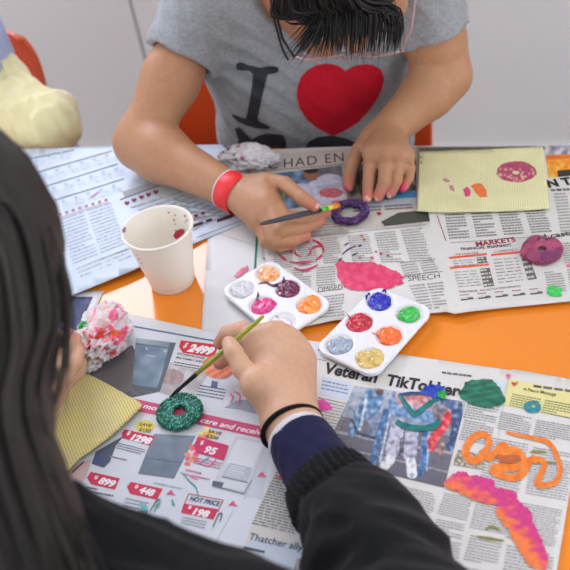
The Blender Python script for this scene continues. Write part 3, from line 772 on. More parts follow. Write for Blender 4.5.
# --- F: the near newspaper
ldF = linedist((318, 372), (240, 560)); ldF2 = linedist((511, 369), (560, 300))
def exF(x, y):
    d, t = ldF(x, y); return .0022*math.exp(-(d/.032)**2)
SF = Sheet(.0022, .0014, exF, 4)
FN = paper('newspaper', [(112, 310.5), (120, 312), (205, 330), (262, 336.5), (300, 339), (320, 342), (398, 354), (450, 361.5), (511, 370.2), (513, 369), (570, 379), (588, 382), (570, 490), (557, 570), (548, 630), (240, 655), (-10, 600), (40, 470), (66, 420), (84, 380), (100, 334)],
           SF, M_news, 'near newspaper headed Veteran TikTokker with a price advert page')
I = Ink(SF); T = (146, 146, 150); TB = (150, 156, 166)
# left (advert) page: coated, bluish
I.poly([(113, 311.5), (205, 331), (300, 340.5), (322, 344), (318, 372), (282, 455), (238, 560), (225, 610), (0, 560), (42, 470), (84, 382)], (212, 216, 222), .00004, step=9)
I.line((125, 325), (205, 339.5), 1.6, (92, 112, 140)); I.line((205, 339.5), (234, 344), 1.6, (92, 112, 140)); 
I.poly([(112, 311), (205, 331), (205, 338), (124, 323)], (214, 214, 216), .00005)
def fridge(x, y, u, v):
    c = ramp((104, 124, 142), (142, 158, 172), .5+nz(x, y, .09, 3)+.3*(.5-v))
    if v < .1: c = ramp((172, 184, 190), (120, 132, 140), u)
    if .10 < v < .13 or abs(u-.97) < .03: c = (84, 98, 112)
    if .17 < v < .22 and (.28 < u < .34 or .78 < u < .84): c = (196, 204, 210)
    if .3 < v < .33 and .3 < u < .6: c = (170, 184, 194)
    if v > .93: c = (90, 98, 106)
    return c
I.photo([(84, 374), (132, 345), (160, 392), (112, 402)], lambda x, y, u, v: ramp((122, 116, 118), (92, 92, 98), v+nz(x, y, .2)), 30, 20, .00008)
I.poly([(92, 384), (130, 352), (134, 390), (112, 398)], (112, 108, 110), .00009)
I.photo([(136, 338), (176, 343), (157, 392), (132, 388)], fridge, 44, 50, .00015)
I.photo([(176, 343), (160, 392), (157, 392), (170, 343)], lambda x, y, u, v: (96, 106, 114), 4, 12, .00016)
def room(x, y, u, v):
    c = ramp((176, 168, 170), (206, 204, 206), .5+1.3*nz(x, y, .1, 6))
    if ((x-172)/12)**2+((y-377)/8)**2 < 1: c = ramp((186, 158, 150), (150, 140, 142), .5+nz(x, y, .2, 1))
    if v > .8: c = ramp(c, (168, 158, 160), .6)
    return c
I.photo([(168, 362), (214, 366), (190, 402), (156, 392)], room, 46, 34, .0001)
I.poly([(181, 340.5), (218.5, 345), (214, 358.5), (183, 353), (179, 347)], (206, 62, 70), .0002)
I.text('$', (183, 347.5), (186.5, 348), 5, (240, 236, 236), .0003, .03, .2); I.text('2499', (187, 351.2), (212, 355.2), 7.4, (240, 238, 238), .0003, .06, .2)
I.poly([(178, 351), (215, 357), (208, 372), (172, 366)], (214, 214, 214), .00018)
I.text('KITCHEN PACKAGE', (177, 354.8), (204, 359.6), 2.2, (60, 58, 62), .0003, .02); I.text('BIG FAMILY SPEC', (176, 358.5), (203, 363.3), 2.0, (60, 58, 62), .0003, .02)
I.words([(174, 361), (203, 366), (202, 371), (172, 366)], 2, (90, 90, 96), lift=.0003, th=.42)
I.words([(200, 384), (228, 389), (224, 401), (195, 396)], 4, (100, 110, 130), lift=.0003, th=.38)
I.poly([(212, 381), (218, 382), (217, 389), (211, 387)], (96, 108, 134), .0003)
I.poly([(236, 401), (262, 398), (272, 412), (262, 416), (240, 410), (224, 408)], (158, 168, 180), .00015)
def salmon(x, y, u, v): return ramp((228, 110, 74), (240, 170, 140), .5+.5*math.sin(x*.55+y*.9)+.3*nz(x, y, .3))
vs_, fs_ = fill(arc(219, 367, 17, 12, 0, 350, 26), 2); I.add([SF.at(x, y, .0003) for x, y in vs_], fs_, [s2l(salmon(x, y, 0, 0)) for x, y in vs_])
# pink band
I.poly([(133, 398.5), (206, 414.5), (272, 429), (270, 440.5), (206, 426.5), (138, 411.5)], (204, 82, 120), .0002)
I.text('mo', (142.5, 408), (156, 411), 4.6, (238, 232, 236), .0003, .03, .2); I.text('care and receive', (200, 422.4), (265, 436.2), 5.4, (238, 232, 236), .0003, .02, .2)
I.poly([(204, 388), (246, 398), (236, 412), (196, 410)], (216, 220, 226), .00012)
# 1298 block
I.poly(arc(145, 426.5, 10, 6.2, 0, 350, 18), (218, 206, 92), .0002); I.text('SAVE', (139, 425.6), (151, 427.6), 3, (120, 64, 60), .0003, .03); I.text('$150', (138.5, 431), (150, 433.2), 3.6, (120, 84, 60), .0003, .03)
I.poly([(125, 429.5), (155, 436.5), (150.5, 446), (122.5, 438.5), (122, 433)], (204, 58, 84), .0002)
I.text('$', (126.5, 434.6), (129.5, 435.4), 4, (240, 236, 238), .0003, .03); I.text('1298', (130, 440), (150, 444.6), 6.4, (240, 236, 238), .0003, .06, .15)
I.words([(118, 442), (147, 449.5), (144, 456), (115, 449)], 3, (120, 122, 130), lift=.0003, th=.4, cols=1)
I.words([(110, 455), (128, 459), (127, 462), (109, 458)], 1, (150, 140, 160), lift=.0003, th=.5)
def fr2(x, y, u, v): return ramp((132, 144, 156), (108, 122, 136), v+nz(x, y, .1, 3)*.6)
I.photo([(154, 434), (196, 436), (174, 479), (138, 474)], fr2, 36, 36, .00015); I.line((146, 458), (182, 463), .6, (90, 98, 108), .0002)
I.poly([(96, 452), (124, 436), (116, 446), (110, 462), (104, 468), (92, 464)], (86, 94, 112), .00025); I.poly([(95, 455), (105, 457), (100, 466), (92, 463)], (78, 92, 132), .0003)
I.poly([(70, 466), (92, 459), (86, 478), (74, 492), (62, 486)], (206, 176, 172), .0001)
I.line((72, 473), (84, 462), 1.6, (110, 80, 76), .0002)
for (tx, x0, y0, x1, y1, q) in (('899', 94.5, 483.4, 113.5, 487.6, [(91, 472), (120, 478.5), (115, 490), (91, 484.5), (87, 478)]), ('448', 135, 492.6, 153, 496.6, [(131, 482), (163, 489), (157, 500), (130, 494), (127, 487)])):
    I.poly(q, (206, 60, 86), .0002); I.text('$', (x0-.5, y0-4.6), (x0+3, y0-4), 3.4, (240, 236, 238), .0003, .03); I.text(tx, (x0+3.2, y0), (x1, y1), 6.8, (240, 236, 238), .0003, .05, .15)
I.words([(88, 486), (117, 492), (114, 498), (84, 492)], 2, (104, 108, 116), lift=.0003, th=.5); I.words([(80, 494), (112, 501), (108, 510), (74, 503)], 3, TB, lift=.0003, th=.35)
I.words([(126, 497), (150, 502), (146, 512), (122, 507)], 3, TB, lift=.0003, th=.4)
I.words([(155, 480), (185, 486), (182, 492), (152, 486)], 1, (170, 190, 200), lift=.0003, th=.3)
# 95 block
for k in range(16):
    a = random.random()*6.28; r = random.random(); x = 208+12*r*math.cos(a); y = 434+7*r*math.sin(a); I.poly(arc(x, y, 3, 2, 0, 300, 6), random.choice([(232, 210, 90), (226, 130, 150), (238, 224, 150), (230, 170, 90), (206, 80, 120)]), .00015+.00001*k, step=3)
I.poly([(198, 437), (229, 446), (224, 461), (196, 453), (194, 446)], (200, 56, 100), .0004)
I.text('$', (200, 444.6), (203, 445.2), 4, (240, 228, 236), .0005, .03); I.text('95', (203.5, 452.4), (215, 455.6), 7.2, (240, 228, 236), .0005, .04, .15)
I.text('SAVE', (208, 432.5), (221, 435.5), 3, (110, 60, 50), .0005, .02); I.text('$200', (206, 437.6), (218, 440), 3, (110, 60, 50), .0005, .02)
for k in range(14):
    x = 187+random.random()*10; y = 446+random.random()*22; I.poly(arc(x, y, 3.2, 2.2, 0, 300, 6), random.choice([(226, 120, 110), (232, 150, 110), (224, 96, 140), (236, 190, 200)]), .00015+.00001*k, step=3)
I.words([(196, 457), (224, 463), (220, 470), (192, 464)], 3, (176, 120, 140), lift=.0003, th=.45); I.words([(186, 468), (212, 474), (210, 482), (182, 476)], 2, (190, 120, 150), lift=.0003, th=.4)
# white appliance
I.poly([(236, 436), (272, 443), (262, 500), (212, 488), (222, 462)], (196, 202, 210), .0001); I.poly([(238, 439), (264, 444), (252, 470), (226, 464)], (212, 216, 222), .00015)
I.poly([(230, 463), (252, 468), (247, 482), (222, 476)], (178, 184, 194), .0002); I.words([(231, 464.5), (251, 469), (247, 480), (224, 475)], 5, (196, 202, 210), lift=.00025, wl=(.8, .99))
I.poly([(222, 479), (248, 484), (243, 491), (214, 486)], (206, 210, 216), .00022); I.line((212, 486), (244, 494), 1.2, (120, 124, 132), .0003); I.line((222, 477), (248, 483), .9, (130, 134, 142), .0003)
I.poly([(213, 481), (224, 483), (222, 488), (212, 486)], (96, 100, 110), .0003); I.line((244, 494), (252, 480), 1.0, (140, 144, 152), .0003)
I.line((272, 430), (244, 500), .8, (190, 194, 200), .0002); I.line((236, 505), (206, 560), .8, (196, 200, 206), .0002)
# hot price
I.line((189, 494), (223, 500.5), .8, (200, 60, 90), .0003); I.line((189, 494), (184, 505), .8, (200, 60, 90), .0003); I.line((223, 500.5), (218, 512), .8, (200, 60, 90), .0003)
I.text('HOT PRICE', (189.5, 500.6), (219, 506.4), 4.6, (56, 74, 122), .0003, .03, .1)
I.poly([(184, 503.5), (218.5, 509.5), (213.5, 520), (181, 513)], (206, 60, 88), .0002); I.text('$', (188, 508.6), (191, 509.2), 3.4, (240, 236, 238), .0003, .03); I.text('198', (192, 514.6), (208, 518), 6.8, (240, 236, 238), .0003, .05, .15)
I.words([(182, 516), (208, 521), (205, 530), (180, 524)], 3, TB, lift=.0003, th=.4)
for (x, y) in ((171, 494), (233, 505), (262, 476)): I.poly([(x-5, y+1), (x-1, y-3), (x+1, y-4), (x+2, y-1), (x+5, y+2), (x, y+1)], (214, 90, 130), .0003)
# article column right of the advert page
I.words([(284, 452), (300, 440), (318, 520), (254, 540)], 3, T, lift=.0001, th=.01)
I.words([(278, 466), (312, 474), (300, 536), (250, 524)], 22, (116, 120, 124), lift=.00012, th=.42, wl=(.06, .2), ragged=.12)
I.text('Thatcher ally c', (248.4, 539.6), (309, 552.6), 7.2, (70, 72, 84), .0002, .006)
I.words([(244, 546), (266, 551), (265, 554), (243, 549)], 1, (60, 62, 72), lift=.0002, th=.8); I.words([(242, 551), (264, 556), (262, 564), (240, 560)], 3, TB, lift=.0002, th=.4)
I.photo([(297, 558), (312, 561), (308, 590), (290, 586)], lambda x, y, u, v: ramp((130, 126, 124), (180, 178, 176), .5+.5*math.sin(x*1.4)), 16, 16)
I.poly([(252, 536), (312, 548), (300, 600), (226, 590)], (198, 208, 220), .00003)
# right page
I.text('Veteran', (322.5, 372.6), (376, 382.8), 10.6, (50, 50, 56), .0002, .035); I.text('TikTokker', (385, 384.8), (459, 396.6), 10.8, (50, 50, 56), .0002, .035)
I.line((318, 350), (346, 354), 1.2, (70, 88, 130), .0002); I.line((316, 359), (326, 361), .8, (150, 160, 180), .0002)
I.words([(441, 371), (474, 375), (474, 378), (441, 374)], 1, (96, 96, 100), lift=.0002, th=.6, wl=(.1, .2)); I.words([(532, 384), (590, 392), (590, 396), (532, 388)], 1, (96, 96, 100), lift=.0002, th=.6, wl=(.1, .2))
I.poly([(323, 377), (352, 383), (350, 402), (320, 394)], (196, 206, 220), .00008); I.words([(322, 379), (350, 385), (349, 396), (320, 390)], 3, (120, 134, 160), lift=.0002, th=.35, wl=(.1, .2))
I.words([(318, 396), (349, 403), (338, 448), (306, 442)], 15, T, th=.4, ragged=.1)
cap = []
def C_(pts, r, col): 
    for a, b in zip(pts, pts[1:]): cap.append((V(a), V(b), r, col))
C_([(374, 398), (368, 410)], 10, (104, 142, 178)); C_([(361, 412), (352, 432)], 5, (96, 128, 160)); C_([(378, 389), (380, 392)], 4, (104, 88, 82))
C_([(372, 418), (374, 432)], 5, (120, 134, 160)); C_([(352, 420), (358, 434), (374, 438)], 1.5, (60, 76, 100)); C_([(366, 400), (360, 430)], 1.4, (186, 200, 214))
C_([(400, 405), (430, 412)], 12, (112, 146, 186)); C_([(404, 398), (426, 402)], 9, (196, 160, 168)); C_([(414, 396), (420, 396)], 8, (206, 130, 128))
C_([(386, 412), (378, 440), (372, 465)], 3.2, (74, 110, 160)); C_([(390, 414), (380, 462)], 1.2, (170, 190, 210)); C_([(425, 430), (424, 455), (420, 474)], 3.2, (78, 114, 164)); C_([(429, 432), (427, 470)], 1.2, (150, 176, 204))
C_([(398, 426), (392, 452)], 7, (186, 182, 200)); C_([(412, 430), (410, 456)], 6.5, (178, 176, 194)); C_([(390, 460), (384, 466)], 5, (220, 220, 222)); C_([(411, 462), (412, 474)], 5, (226, 226, 228))
C_([(440, 412), (446, 425)], 8, (128, 118, 124)); C_([(449, 416), (440, 430), (432, 442)], 5, (222, 66, 72)); C_([(434, 436), (432, 448)], 4, (222, 78, 84)); C_([(456, 402), (458, 430), (452, 446)], 6, (70, 86, 124)); C_([(446, 400), (452, 404)], 6, (92, 112, 150))
C_([(442, 446), (440, 452)], 3, (160, 120, 110)); C_([(402, 440), (401, 455)], 2.0, (80, 80, 96))
def vet(x, y, u, v):
    c = ramp((128, 124, 132), (104, 102, 112), v) if v > .42 else ramp((176, 186, 196), (130, 140, 156), v*2+.8*nz(x, y, .15, 3))
    if v > .42 and abs((v-.62)-.02*math.sin(u*5)) < .016: c = (164, 160, 164)
    if .80 < v < .83: c = (156, 152, 156)
    c = ramp(c, (86, 84, 96), .35*max(0, nz(x, y, .25, 8)*2))
    q = V((x, y))
    for a, b, r, col in cap:
        d = b-a; t = max(0, min(1, (q-a).dot(d)/max(d.length_squared, 1e-6))); D_ = (q-a-d*t).length
        if D_ < r+.8: c = ramp(col if D_ < r else c, c, max(0, (D_-r)/.8+.12))
        if D_ < r: c = ramp(c, (230, 236, 240) if nz(x, y, .22, 4) > 0 else (50, 60, 84), abs(nz(x, y, .22, 4))*.75)
    return c
I.photo([(374, 388), (466, 402), (444, 488), (336, 462)], vet, 110, 90, .0001)
I.poly([(352, 388), (376, 388), (338, 462), (322, 459)], (212, 211, 208), .00009)
I.photo([(354, 386), (376, 389), (338, 462.4), (322, 459)], lambda x, y, u, v: vet(x, y, u*.1, v), 22, 80, .00011)
Q = [(463, 411), (486, 414), (470, 492), (444, 488)]
I.words([(468, 398), (502, 404), (496, 424), (462, 418)], 8, T); I.words([(464, 419), (496, 425), (490, 446), (458, 440)], 9, T)
I.words([(500, 411), (534, 418), (530, 436), (496, 429)], 8, T); I.words([(536, 419), (574, 426), (572, 444), (532, 436)], 8, T)
I.poly([(509, 379), (586, 393), (582, 421), (503, 405)], (222, 214, 150), .0001); I.text('A Peace Message', (523, 390.6), (556, 396.4), 3.2, (70, 80, 60), .0003, .01)
I.words([(511, 393), (576, 405), (572, 420), (507, 406)], 6, (120, 126, 90), lift=.0002, cols=2, th=.42)
I.poly([(478, 378), (506, 382), (503, 398), (476, 394)], (202, 214, 224), .00008)
I.line((508, 379), (484, 520), .4, (160, 160, 160), .0001)
I.words([(488, 436), (530, 444), (520, 494), (478, 484)], 18, T, th=.4); I.words([(532, 446), (576, 454), (568, 502), (524, 494)], 18, T, th=.4)
I.photo([(458, 450), (486, 456), (482, 470), (453, 465)], lambda x, y, u, v: ramp((120, 104, 84), (204, 196, 184), .5+1.4*nz(x, y, .35, 1)), 24, 14, .0003)
I.words([(444, 492), (474, 498), (468, 522), (436, 514)], 10, T, th=.4); I.words([(476, 498), (516, 506), (508, 536), (468, 528)], 12, T, th=.4)
I.words([(436, 518), (466, 524), (460, 560), (430, 552)], 13, T, th=.4); I.words([(512, 500), (564, 510), (556, 548), (504, 538)], 15, T, th=.4)
I.words([(470, 534), (504, 540), (498, 568), (462, 560)], 9, T, th=.4); I.words([(506, 544), (556, 554), (550, 600), (498, 590)], 14, T, th=.4); I.words([(430, 560), (496, 572), (490, 620), (424, 608)], 16, T, cols=2, th=.4)
I.words([(396, 484), (438, 494), (434, 516), (400, 500)], 8, T, th=.4); I.line((444, 489), (470, 494), .5, (150, 150, 150))
I.build('printed_page', FN)
# paint on the near newspaper
GR = lambda x, y: ramp((0, 84, 66), (20, 128, 94), .45+.8*nz(x, y*2.5, .10, 2)+.35*math.sin(y*1.1+x*.2))
smear(SF, FN, [(458, 394), (463, 388), (466, 382), (474, 380.5), (482, 380), (490, 379.5), (496, 384), (500, 388), (505, 398), (505, 403), (499, 406), (491, 408.5), (478, 407), (468, 403), (461, 398)], GR, hgt=.0014, rag=1.5, m=M_wet, label='dark green paint patch')
smear(SF, FN, arc(532.5, 407.5, 8.6, 6.2, 0, 345, 20), lambda x, y: ramp((58, 150, 158), (34, 116, 130), .5+nz(x, y, .3)), hole=arc(534, 406.5, 2.6, 1.8, 0, 330, 8), rag=1.0, label='small teal ring print')
smear(SF, FN, [(505.5, 376), (508, 374), (511, 376), (508, 380)], lambda x, y: (226, 96, 150), rag=.4, step=1); smear(SF, FN, [(511, 382), (515, 383.5), (519, 382), (516, 385.5), (513.5, 387)], lambda x, y: (214, 60, 76), rag=.4, step=1)
ORG = lambda x, y: ramp((240, 136, 46), (226, 112, 30), .5+1.1*nz(x, y, .15, 5))
stroke(SF, FN, [(486, 452), (489, 442), (484, 435), (475, 437), (467, 446), (466, 455), (472, 461), (480, 459), (484, 452), (489, 459), (496, 452), (502, 446), (505, 449), (501, 460), (508, 452), (516, 452), (522, 460), (514, 468), (500, 468), (492, 470), (503, 477), (516, 478), (524, 472), (529, 462), (538, 460), (544, 464), (541, 474), (537, 484), (545, 486), (556, 482), (560, 470), (556, 455), (548, 443), (534, 439), (519, 436), (506, 433)],
       [6, 7, 8, 7.5, 7, 8, 9, 9, 7, 8, 6, 6.5, 5, 5, 2.5], ORG, hgt=.0008, label='looping orange brush line')
stroke(SF, FN, [(497, 457), (506, 460), (516, 460), (521, 459)], [4, 8, 8, 4], lambda x, y: ramp((196, 100, 40), (170, 90, 60), .5+nz(x, y, .2)), lift=.0016)
for p in ([(530, 453), (538, 452), (546, 453)], [(531, 461), (542, 463), (556, 463)], [(485, 530), (492, 527), (500, 531)], [(477, 537), (490, 539), (504, 541)]):
    stroke(SF, FN, p, [1.6, 3.0, 1.4], lambda x, y: ramp((142, 140, 60), (120, 116, 50), .5+nz(x, y, .3)), hgt=.0003, label='olive brush mark')
def po(x, y):
    d = (y-(474+(x-443)*.55)) if x < 505 else (y-(508+(x-505)*1.35)); t = .5+d/16+1.1*nz(x-y*.5, y*2.2+x*.3, .09, 4); return ramp((206, 56, 128), (238, 122, 62), t*.95)
smear(SF, FN, [(443, 486), (444, 482), (448, 479), (455, 473), (463, 471.5), (470, 476), (481, 477), (495, 480), (494, 488), (503, 489), (517, 493), (517, 500), (524, 506), (531, 512), (533, 524), (538, 530), (541, 540), (545, 548), (548, 560), (546, 572), (538, 570), (528, 566), (520, 553), (512, 540), (508, 530), (499, 520), (494, 512), (497, 505), (486, 505), (472, 500), (460, 495)], po, hgt=.0012, rag=2.2, label='long pink and orange paint streak')
TE = lambda x, y: ramp((10, 96, 100), (20, 130, 120), .5+nz(x, y, .2, 2))
stroke(SF, FN, [(399, 394), (404, 402), (411, 412), (415, 415), (424, 408), (434, 401), (442, 395)], [3, 5, 5, 5, 5, 4], TE, label='teal triangle stroke')
stroke(SF, FN, [(398, 396), (410, 394), (424, 394), (438, 396)], [2.5, 3.5, 3, 3], lambda x, y: (40, 74, 128))
stroke(SF, FN, [(396, 422), (406, 427), (420, 429), (434, 427), (440, 420)], [5, 6.5, 6, 7, 4], TE, lift=.0013)
smear(SF, FN, [(420, 393), (424, 388), (431, 385), (440, 386), (446, 390), (446, 397), (441, 401), (434, 399), (427, 397)], lambda x, y: ramp((18, 40, 168), (30, 90, 180), .5+nz(x, y, .3, 1)), lift=.0016, hgt=.0012, m=M_wet, label='blue paint dab')
smear(SF, FN, [(438, 394), (444, 391), (447, 396), (443, 401), (438, 399)], lambda x, y: (30, 160, 60), lift=.0026, m=M_wet, label='green paint dab')
smear(SF, FN, [(316, 402), (322, 399), (328, 403), (333, 409), (326, 411), (318, 411)], lambda x, y: (218, 76, 160), rag=1, step=1.5, label='magenta fleck')
smear(SF, FN, [(276, 478), (282, 474), (289, 472), (286, 477), (280, 480)], lambda x, y: (226, 96, 100), rag=.8, step=1.5); smear(SF, FN, [(290, 497), (296, 495), (300, 499), (294, 503)], lambda x, y: (220, 60, 90), rag=.8, step=1.5)
TL = lambda x, y: ramp((60, 150, 150), (110, 180, 176), .5+nz(x, y, .3))
for p, w in (([(141, 503), (145, 510), (139, 516), (143, 522)], [3, 7, 6, 4]), ([(181, 472), (190, 482), (196, 488), (199, 500)], [1, 1.6, 1.4, 1]), ([(172, 500), (174, 506)], [2, 3]), ([(154, 512), (160, 500), (158, 508)], [1.4, 1.6]), ([(202, 462), (209, 458)], [1, 1.6])):
    stroke(SF, FN, p, w, TL, hgt=.0003)
for p in ([(150, 512), (156, 502), (160, 500), (155, 508)], [(213, 528), (218, 516), (222, 514), (220, 522)]): stroke(SF, FN, p, [.8, 1.2, .8], lambda x, y: (70, 80, 96), hgt=.0003)
MG = lambda x, y: ramp((214, 90, 150), (230, 150, 180), .5+nz(x, y, .4))
for p in ([(230, 404), (233, 398), (230, 394)], [(234, 392), (240, 396), (238, 406)], [(198, 462), (208, 466), (216, 460)], [(190, 476), (198, 480)]): stroke(SF, FN, p, [1, 2, 1], MG, hgt=.0003)

# ================================================================== things on the table
def mat_sheet(name, poly, sh, m, label, ang, hgt=.0011):
    vs, fs = fill(poly, 5, None, .5, 3); top = [sh.at(x, y) for x, y in vs]; n = len(top); bot = [V((p.x, p.y, p.z-hgt)) for p in top]
    ed = {}
    for f in fs:
        for i in range(3): ed[(f[i], f[(i+1) % 3])] = 1
    sides = [(b, a, a+n, b+n) for (a, b) in ed if (b, a) not in ed]
    me = mesh(name, top+bot, fs+[tuple(i+n for i in f)[::-1] for f in fs]+sides)
    me.polygons.foreach_set('use_smooth', [i < 2*len(fs) for i in range(len(me.polygons))])
    uv = me.uv_layers.new(name='uv'); c, s_ = math.cos(ang), math.sin(ang)
    for l in me.loops:
        p = me.vertices[l.vertex_index].co; uv.data[l.index].uv = (p.x*c+p.y*s_, -p.x*s_+p.y*c)
    o = link(name, me, m); tag(o, label, 'mat'); return o
M_mat1 = weave_mat('pale yellow woven mesh', (232, 228, 182), (224, 220, 170), .0026, (186, 180, 128))
M_mat2 = weave_mat('yellow woven mesh', (232, 220, 146), (222, 212, 156), .0027, (150, 128, 84))
SM1 = Sheet(.0100, .0008, None, 7)
mat1 = mat_sheet('mesh_mat', [(419.4, 152), (450, 150.6), (480, 149.6), (510, 148), (543, 146.8), (546.5, 177), (549.5, 208), (530, 209.5), (500, 211), (470, 211.2), (440, 212), (417, 210.5), (418.5, 180)], SM1, M_mat1,
                 'pale yellow woven mesh mat with a crimson ring print, at the far right', math.radians(2))
CRM = lambda x, y: ramp((150, 34, 84), (196, 70, 110), .5+nz(x, y, .5, 3)) if nz(x, y, .55, 8) < .22 or y < 169 else (222, 190, 150)
smear(SM1, mat1, arc(516.5, 172, 20, 10.6, 0, 352, 30), CRM, hole=arc(516, 172.6, 4, 1.7, 0, 330, 8), rag=.8, hgt=.0005, lift=.0003, step=1.5, label='crimson ring print')
smear(SM1, mat1, [(470.5, 186), (476, 183.5), (482, 184), (486, 191), (487, 197), (481, 198), (476, 193)], lambda x, y: (234, 116, 52), hgt=.0004, lift=.0003, rag=.8, label='orange paint mark')
smear(SM1, mat1, [(462.5, 189), (467, 187), (471, 191), (470, 196), (466, 197)], lambda x, y: (208, 70, 122), hgt=.0004, lift=.0003, rag=.8, label='pink paint mark')
for p in ([(442, 180), (446, 178), (450, 181), (447, 183)], [(449, 186), (453, 185), (455, 192), (452, 191)]): smear(SM1, mat1, p, lambda x, y: ramp((206, 150, 150), (190, 120, 140), .5+nz(x, y, .5)), hgt=.0002, lift=.0003, rag=1, step=1.5)
def exM2(x, y): return 0
SM2 = Sheet(.0085, .002, None, 8)
mat2 = mat_sheet('mesh_mat', [(86, 373), (104, 382), (122, 392), (143, 404.5), (130, 418), (116, 431), (98, 445), (78, 459), (64, 475), (40, 470), (20, 430), (40, 400), (66, 382)], SM2, M_mat2,
                 'yellow woven mesh mat at the left, its corner on the near newspaper', math.radians(38))

# foam rings
def foam_ring(name, c, z, R, r, t, m, label, bump=.0006, tilt=(0, 0), bf=900, rz=0):
    o_ = np.array((0, 0, 0.))
    s_ = SDF(.002).ell(o_, np.eye(3), (1, 1, 1)); s_.p = []
    a = (R-r)/2; mid = (R+r)/2
    n = 56
    for i in range(n):
        th = 2*math.pi*i/n; th2 = 2*math.pi*(i+1)/n; ct, st = math.cos(th+math.pi/n), math.sin(th+math.pi/n)
        s_.box((mid*ct, mid*st, 0), [(ct, st, 0), (-st, ct, 0), (0, 0, 1)], (a, mid*math.pi/n*1.2, t/2), min(a, t/2)*.8, k=0)
    rg = np.random.default_rng(int(abs(c.x)*1e4)); 
    me = s_.mesh(name, .0007, disp=lambda p: bump*wav(p, bf, c.x*7)+bump*.6*wav(p, 180, 3), smooth=1)
    o = link(name, me, m); o.location = (c.x, c.y, TZ+z+t/2); o.rotation_euler = (tilt[0], tilt[1], rz); tag(o, label, 'foam ring'); return o
M_gg = glitter_mat('green glitter paint', (8, 112, 84), (96, 190, 176), (20, 70, 74), 700)
M_pp = mat('pink purple paint on foam', (180, 80, 112), .45, .45, noisy=(90, .3), bump=(260, .5, .001))
def grad_mat(m, c2, scale=45):
    n = m.node_tree.nodes; L = m.node_tree.links; b = n['Principled BSDF']; tc = n.new('ShaderNodeTexCoord'); nt = n.new('ShaderNodeTexNoise'); nt.inputs['Scale'].default_value = scale
    L.new(tc.outputs['Object'], nt.inputs['Vector']); mr = n.new('ShaderNodeMapRange'); mr.inputs['From Min'].default_value = .42; mr.inputs['From Max'].default_value = .62; L.new(nt.outputs['Fac'], mr.inputs['Value'])
    mx = n.new('ShaderNodeMix'); mx.data_type = 'RGBA'; src = b.inputs['Base Color'].links[0].from_socket; L.new(src, mx.inputs['A']); mx.inputs['B'].default_value = (*s2l(c2), 1); L.new(mr.outputs[0], mx.inputs['Factor']); L.new(mx.outputs['Result'], b.inputs['Base Color'])
grad_mat(M_pp, (124, 56, 100))
M_dp = glitter_mat('dark purple glitter paint', (44, 26, 84), (98, 60, 130), (120, 26, 66), 420); 
foam_ring('foam_ring', P(179.8, 412.5, .006), .0040, .0238, .0050, .007, M_gg, 'green glitter foam ring beside the brush tip on the near newspaper')
foam_ring('foam_ring', P(541.4, 251, .010), .0068, .0240, .0030, .010, M_pp, 'pink and purple foam ring lying on the MARKETS page', bump=.0005, bf=160, tilt=(.05, -.06))
foam_ring('foam_ring', P(350, 213, .008), .0050, .0245, .0118, .009, M_dp, 'dark purple foam ring under the fingertips', bump=.0006)

# paper cup
ca = empty('paper_cup', P(173, 281), 'white paper cup with crimson smudges standing on the bare orange table', 'cup'); ca.location.z = TZ
prof = [(0, .006), (.0215, .006), (.0225, .004), (.0228, 0), (.0250, 0), (.0255, .003), (.0372, .074)]
for i in range(9): a = math.radians(-150+i*37); prof.append((.0385+.0016*math.cos(a), .0765+.0016*math.sin(a)))
prof += [(.0362, .074), (.0242, .0085), (.0, .0080)]
cw = lathe('cup_wall', [(r, z*1.02) for r, z in prof], 72); cw.transform(Matrix.Translation(ca.location)); cup_o = link('cup_wall', cw, M_cup, ca)
cr = lambda x, y: ramp((176, 26, 52), (206, 50, 84), .5+nz(x, y, .5))
cast_decal('paint_smudge', cw, [[(173.5, 236), (175, 232), (180, 229), (185, 229.5), (184.5, 233), (180, 237), (176, 239)]], M_paint, ca, .0005, 1.5, cr, .5, label='crimson smudge inside the rim')
cast_decal('paint_smudge', cw, [[(120.4, 229), (122.5, 226), (125.6, 228), (124.5, 232.5), (121.4, 233.5)]], M_paint, ca, .0005, 1.2, lambda x, y: (170, 92, 130), .5, label='mauve smudge on the rim')
dots = [[(x-r, y), (x, y-r*.8), (x+r, y), (x, y+r*.8)] for x, y, r in ((168.5, 212.5, 1.2), (175, 215, 1), (174, 220, 1.3), (175.5, 224, 1), (176, 230.5, 1.3), (185, 216, 1.5), (187, 220, 1.2), (185.5, 222, .9), (139, 259, 1.2), (137, 255, .8), (141.5, 263, .9))]
for d_ in dots: cast_decal('paint_speck', cw, [d_], M_paint, ca, .0004, 1, lambda x, y: (206, 110, 120), 0)
vs, fs = tube_mesh([V((math.cos(a)*.0266, math.sin(a)*.0266, .0085))+ca.location for a in [2*math.pi*i/60 for i in range(60)]], .00028, 4, True); link('base_seam', mesh('base_seam', vs, fs, True), mat('cream seam', (206, 196, 160), .6), ca)  # thin ring round the base, darker cream than the cup wall
rebase(ca)

